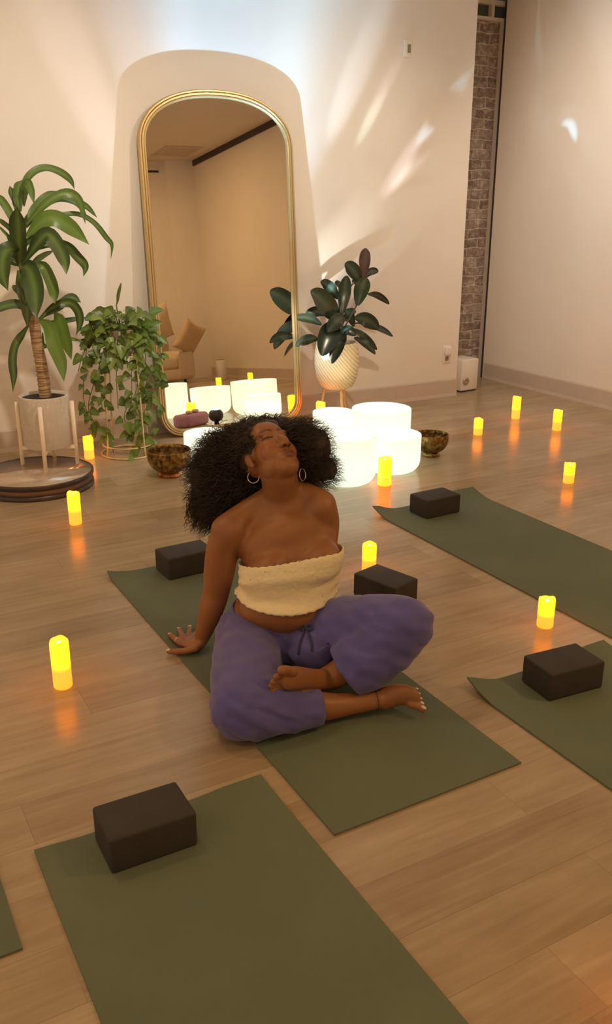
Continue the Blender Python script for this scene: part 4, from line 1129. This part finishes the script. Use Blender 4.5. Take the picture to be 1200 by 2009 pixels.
box_obj('frame', (-.35, 0, -.04), (.2, .02, .05), M['white_metal'], gr_); box_obj('slot', (-.33, .018, -.03), (.18, .024, .0), M['plastic_black'], gr_)

# ------------------------------------------------------------------ light
def area(name, loc, rot, w, col, sx, sy=None, parent=None):
    d = bpy.data.lights.new(name, 'AREA'); d.energy = w; d.color = col; d.shape = 'RECTANGLE' if sy else 'DISK'; d.size = sx
    if sy: d.size_y = sy
    o = bpy.data.objects.new(name, d); o.location = loc; o.rotation_euler = rot; link(o, parent); return o
for k, (x, y) in enumerate(((.2, .2), (3.7, .2), (.2, 3.0))):  # unseen downlights added as weak orange fill
    cl = thing('fill_downlight', (x, y, CEIL), 'round warm downlight added overhead as fill', 'added fill light', 'added fill downlights')
    mb = MB(); mb.lathe([(.16, 0), (.175, -.004), (.17, -.016), (.15, -.018), (.148, -.004), (.148, 0)], 48); mb.obj('trim_ring', M['white_metal'], cl)
    mb = MB(); mb.lathe([(.001, -.006), (.149, -.006), (.149, -.003), (.001, -.003)], 48); mb.obj('diffuser', M['diffuser'], cl)
    area('downlight', (0, 0, -.03), (0, 0, 0), (9, 27, 8)[k], (1, .64, .28), .28, parent=cl)
def spot(name, loc, target, w, col, ang, blend=.6, r=.012, parent=None):
    d = bpy.data.lights.new(name, 'SPOT'); d.energy = w; d.color = col; d.spot_size = radians(ang); d.spot_blend = blend; d.shadow_soft_size = r
    o = bpy.data.objects.new(name, d); base = world_loc(parent) if parent else Vector((0, 0, 0))
    o.location = loc; q = (Vector(target)-(base+Vector(loc))).to_track_quat('-Z', 'Y'); o.rotation_mode = 'QUATERNION'; o.rotation_quaternion = q
    link(o, parent); return o
for loc, tgt, pw, cl_, lb in (((1.5, 3.5), (1.3, YW, 1.2), 100, (1, .84, .66), 'left added fill spotlight aimed at the tall plant'), ((3.5, 3.5), (3.3, YW, 1.2), 84, (1, .83, .63), 'middle added fill spotlight aimed at the wall right of the mirror'), ((3.4, 4.4), (XR, 4.9, 1.7), 108, (1, .84, .70), 'right added fill spotlight aimed at the right wall')):  # unseen spotlights added to brighten the walls
    tl = thing('fill_spotlight', (loc[0], loc[1], CEIL), lb, 'added fill light')
    mb = MB(); mb.lathe([(.001, -.02), (.05, -.02), (.05, 0), (.001, 0)], 24); mb.tube([(0, 0, -.02), (0, 0, -.12)], .008, 10, round_ends=False); mb.obj('mount', M['white_metal'], tl)
    d_ = (Vector(tgt)-Vector((loc[0], loc[1], CEIL-.14))).normalized()
    mb = MB(); mb.tube([Vector((0, 0, -.14))-d_*.07, Vector((0, 0, -.14))+d_*.07], .045, 24, round_ends=False); mb.obj('lamp_head', M['white_metal'], tl)
    spot('fill_spot_beam', Vector((0, 0, -.14))+d_*.09, tgt, pw, cl_, 84, 1.0, .04, tl)
LT = (0, 0, .158)
spot('projector_beam', LT, (3.0, YW-.25, 3.0), 52, (.62, .82, 1.0), 140, .9, .012, lamp)
for (u, v), ang, pw, cl_ in (((695, 150), 6, 260, (.72, .84, 1)), ((725, 235), 2.6, 240, (.70, 1, .84)), ((745, 190), 3, 160, (1, .80, .95)), ((815, 300), 5.5, 260, (1, .84, 1)), ((790, 340), 2.2, 200, (1, .97, .78)), ((470, 5), 34, 700, (.20, .60, 1)), ((650, 30), 20, 300, (.40, .72, 1)), ((290, 30), 18, 260, (.55, .72, 1)), ((150, 130), 10, 120, (1, .82, .92)), ((635, 520), 17, 85, (1, .95, .80))):
    spot('projector_ray', LT, wl(u, v), pw, cl_, ang, 1.0, .008, lamp)
for (u, v), y_, ang, pw in (((645, 569), 5.65, 2.8, 420), ((641, 684), 5.50, 4.0, 330), ((625, 705), 5.55, 7, 60)):
    spot('projector_ray', LT, wl(u, v, y_), pw, (.30, .72, 1), ang, .6, .006, lamp)
w = bpy.data.worlds.new('dim_warm_studio'); SC.world = w; w.use_nodes = True
bg = w.node_tree.nodes['Background']; bg.inputs['Color'].default_value = (1, .68, .42, 1); bg.inputs['Strength'].default_value = .5

# pieces that belong to a part of their thing
for o in list(COL.objects):
    if o.parent is None:
        kids = {c.name.split('.')[0]: c for c in o.children}
        for sub, part in (('soil', 'pot'), ('flame_tip', 'wax_body'), ('lamp_lens', 'lamp_head'), ('drawstring', 'trousers'), ('waistband', 'trousers'), ('foot_ring', 'bowl'), ('top_cap', 'body'), ('shiny_top', 'upper_rim'), ('crown_stem', 'trunk')):
            if sub in kids and part in kids: kids[sub].parent = kids[part]

# ------------------------------------------------------------------ camera and view
cd_ = bpy.data.cameras.new('camera'); cam = bpy.data.objects.new('camera', cd_); link(cam)
cd_.sensor_fit = 'HORIZONTAL'; cd_.sensor_width = 36; cd_.lens = F_PX/1200*36; cd_.clip_start = .02; cd_.clip_end = 60
m = Matrix((( RT[0], -DN[0], -_f[0]), (RT[1], -DN[1], -_f[1]), (RT[2], -DN[2], -_f[2])))
cam.matrix_world = Matrix.Translation(Vector(CAM)) @ m.to_4x4()
SC.camera = cam
SC.view_settings.view_transform = 'Standard'; SC.view_settings.look = 'None'; SC.view_settings.gamma = 1; SC.view_settings.use_curve_mapping = False
SC.view_settings.exposure = 0.46
try:
    SC.cycles.use_denoising = True; SC.cycles.max_bounces = 8; SC.cycles.sample_clamp_indirect = 6
except Exception: pass
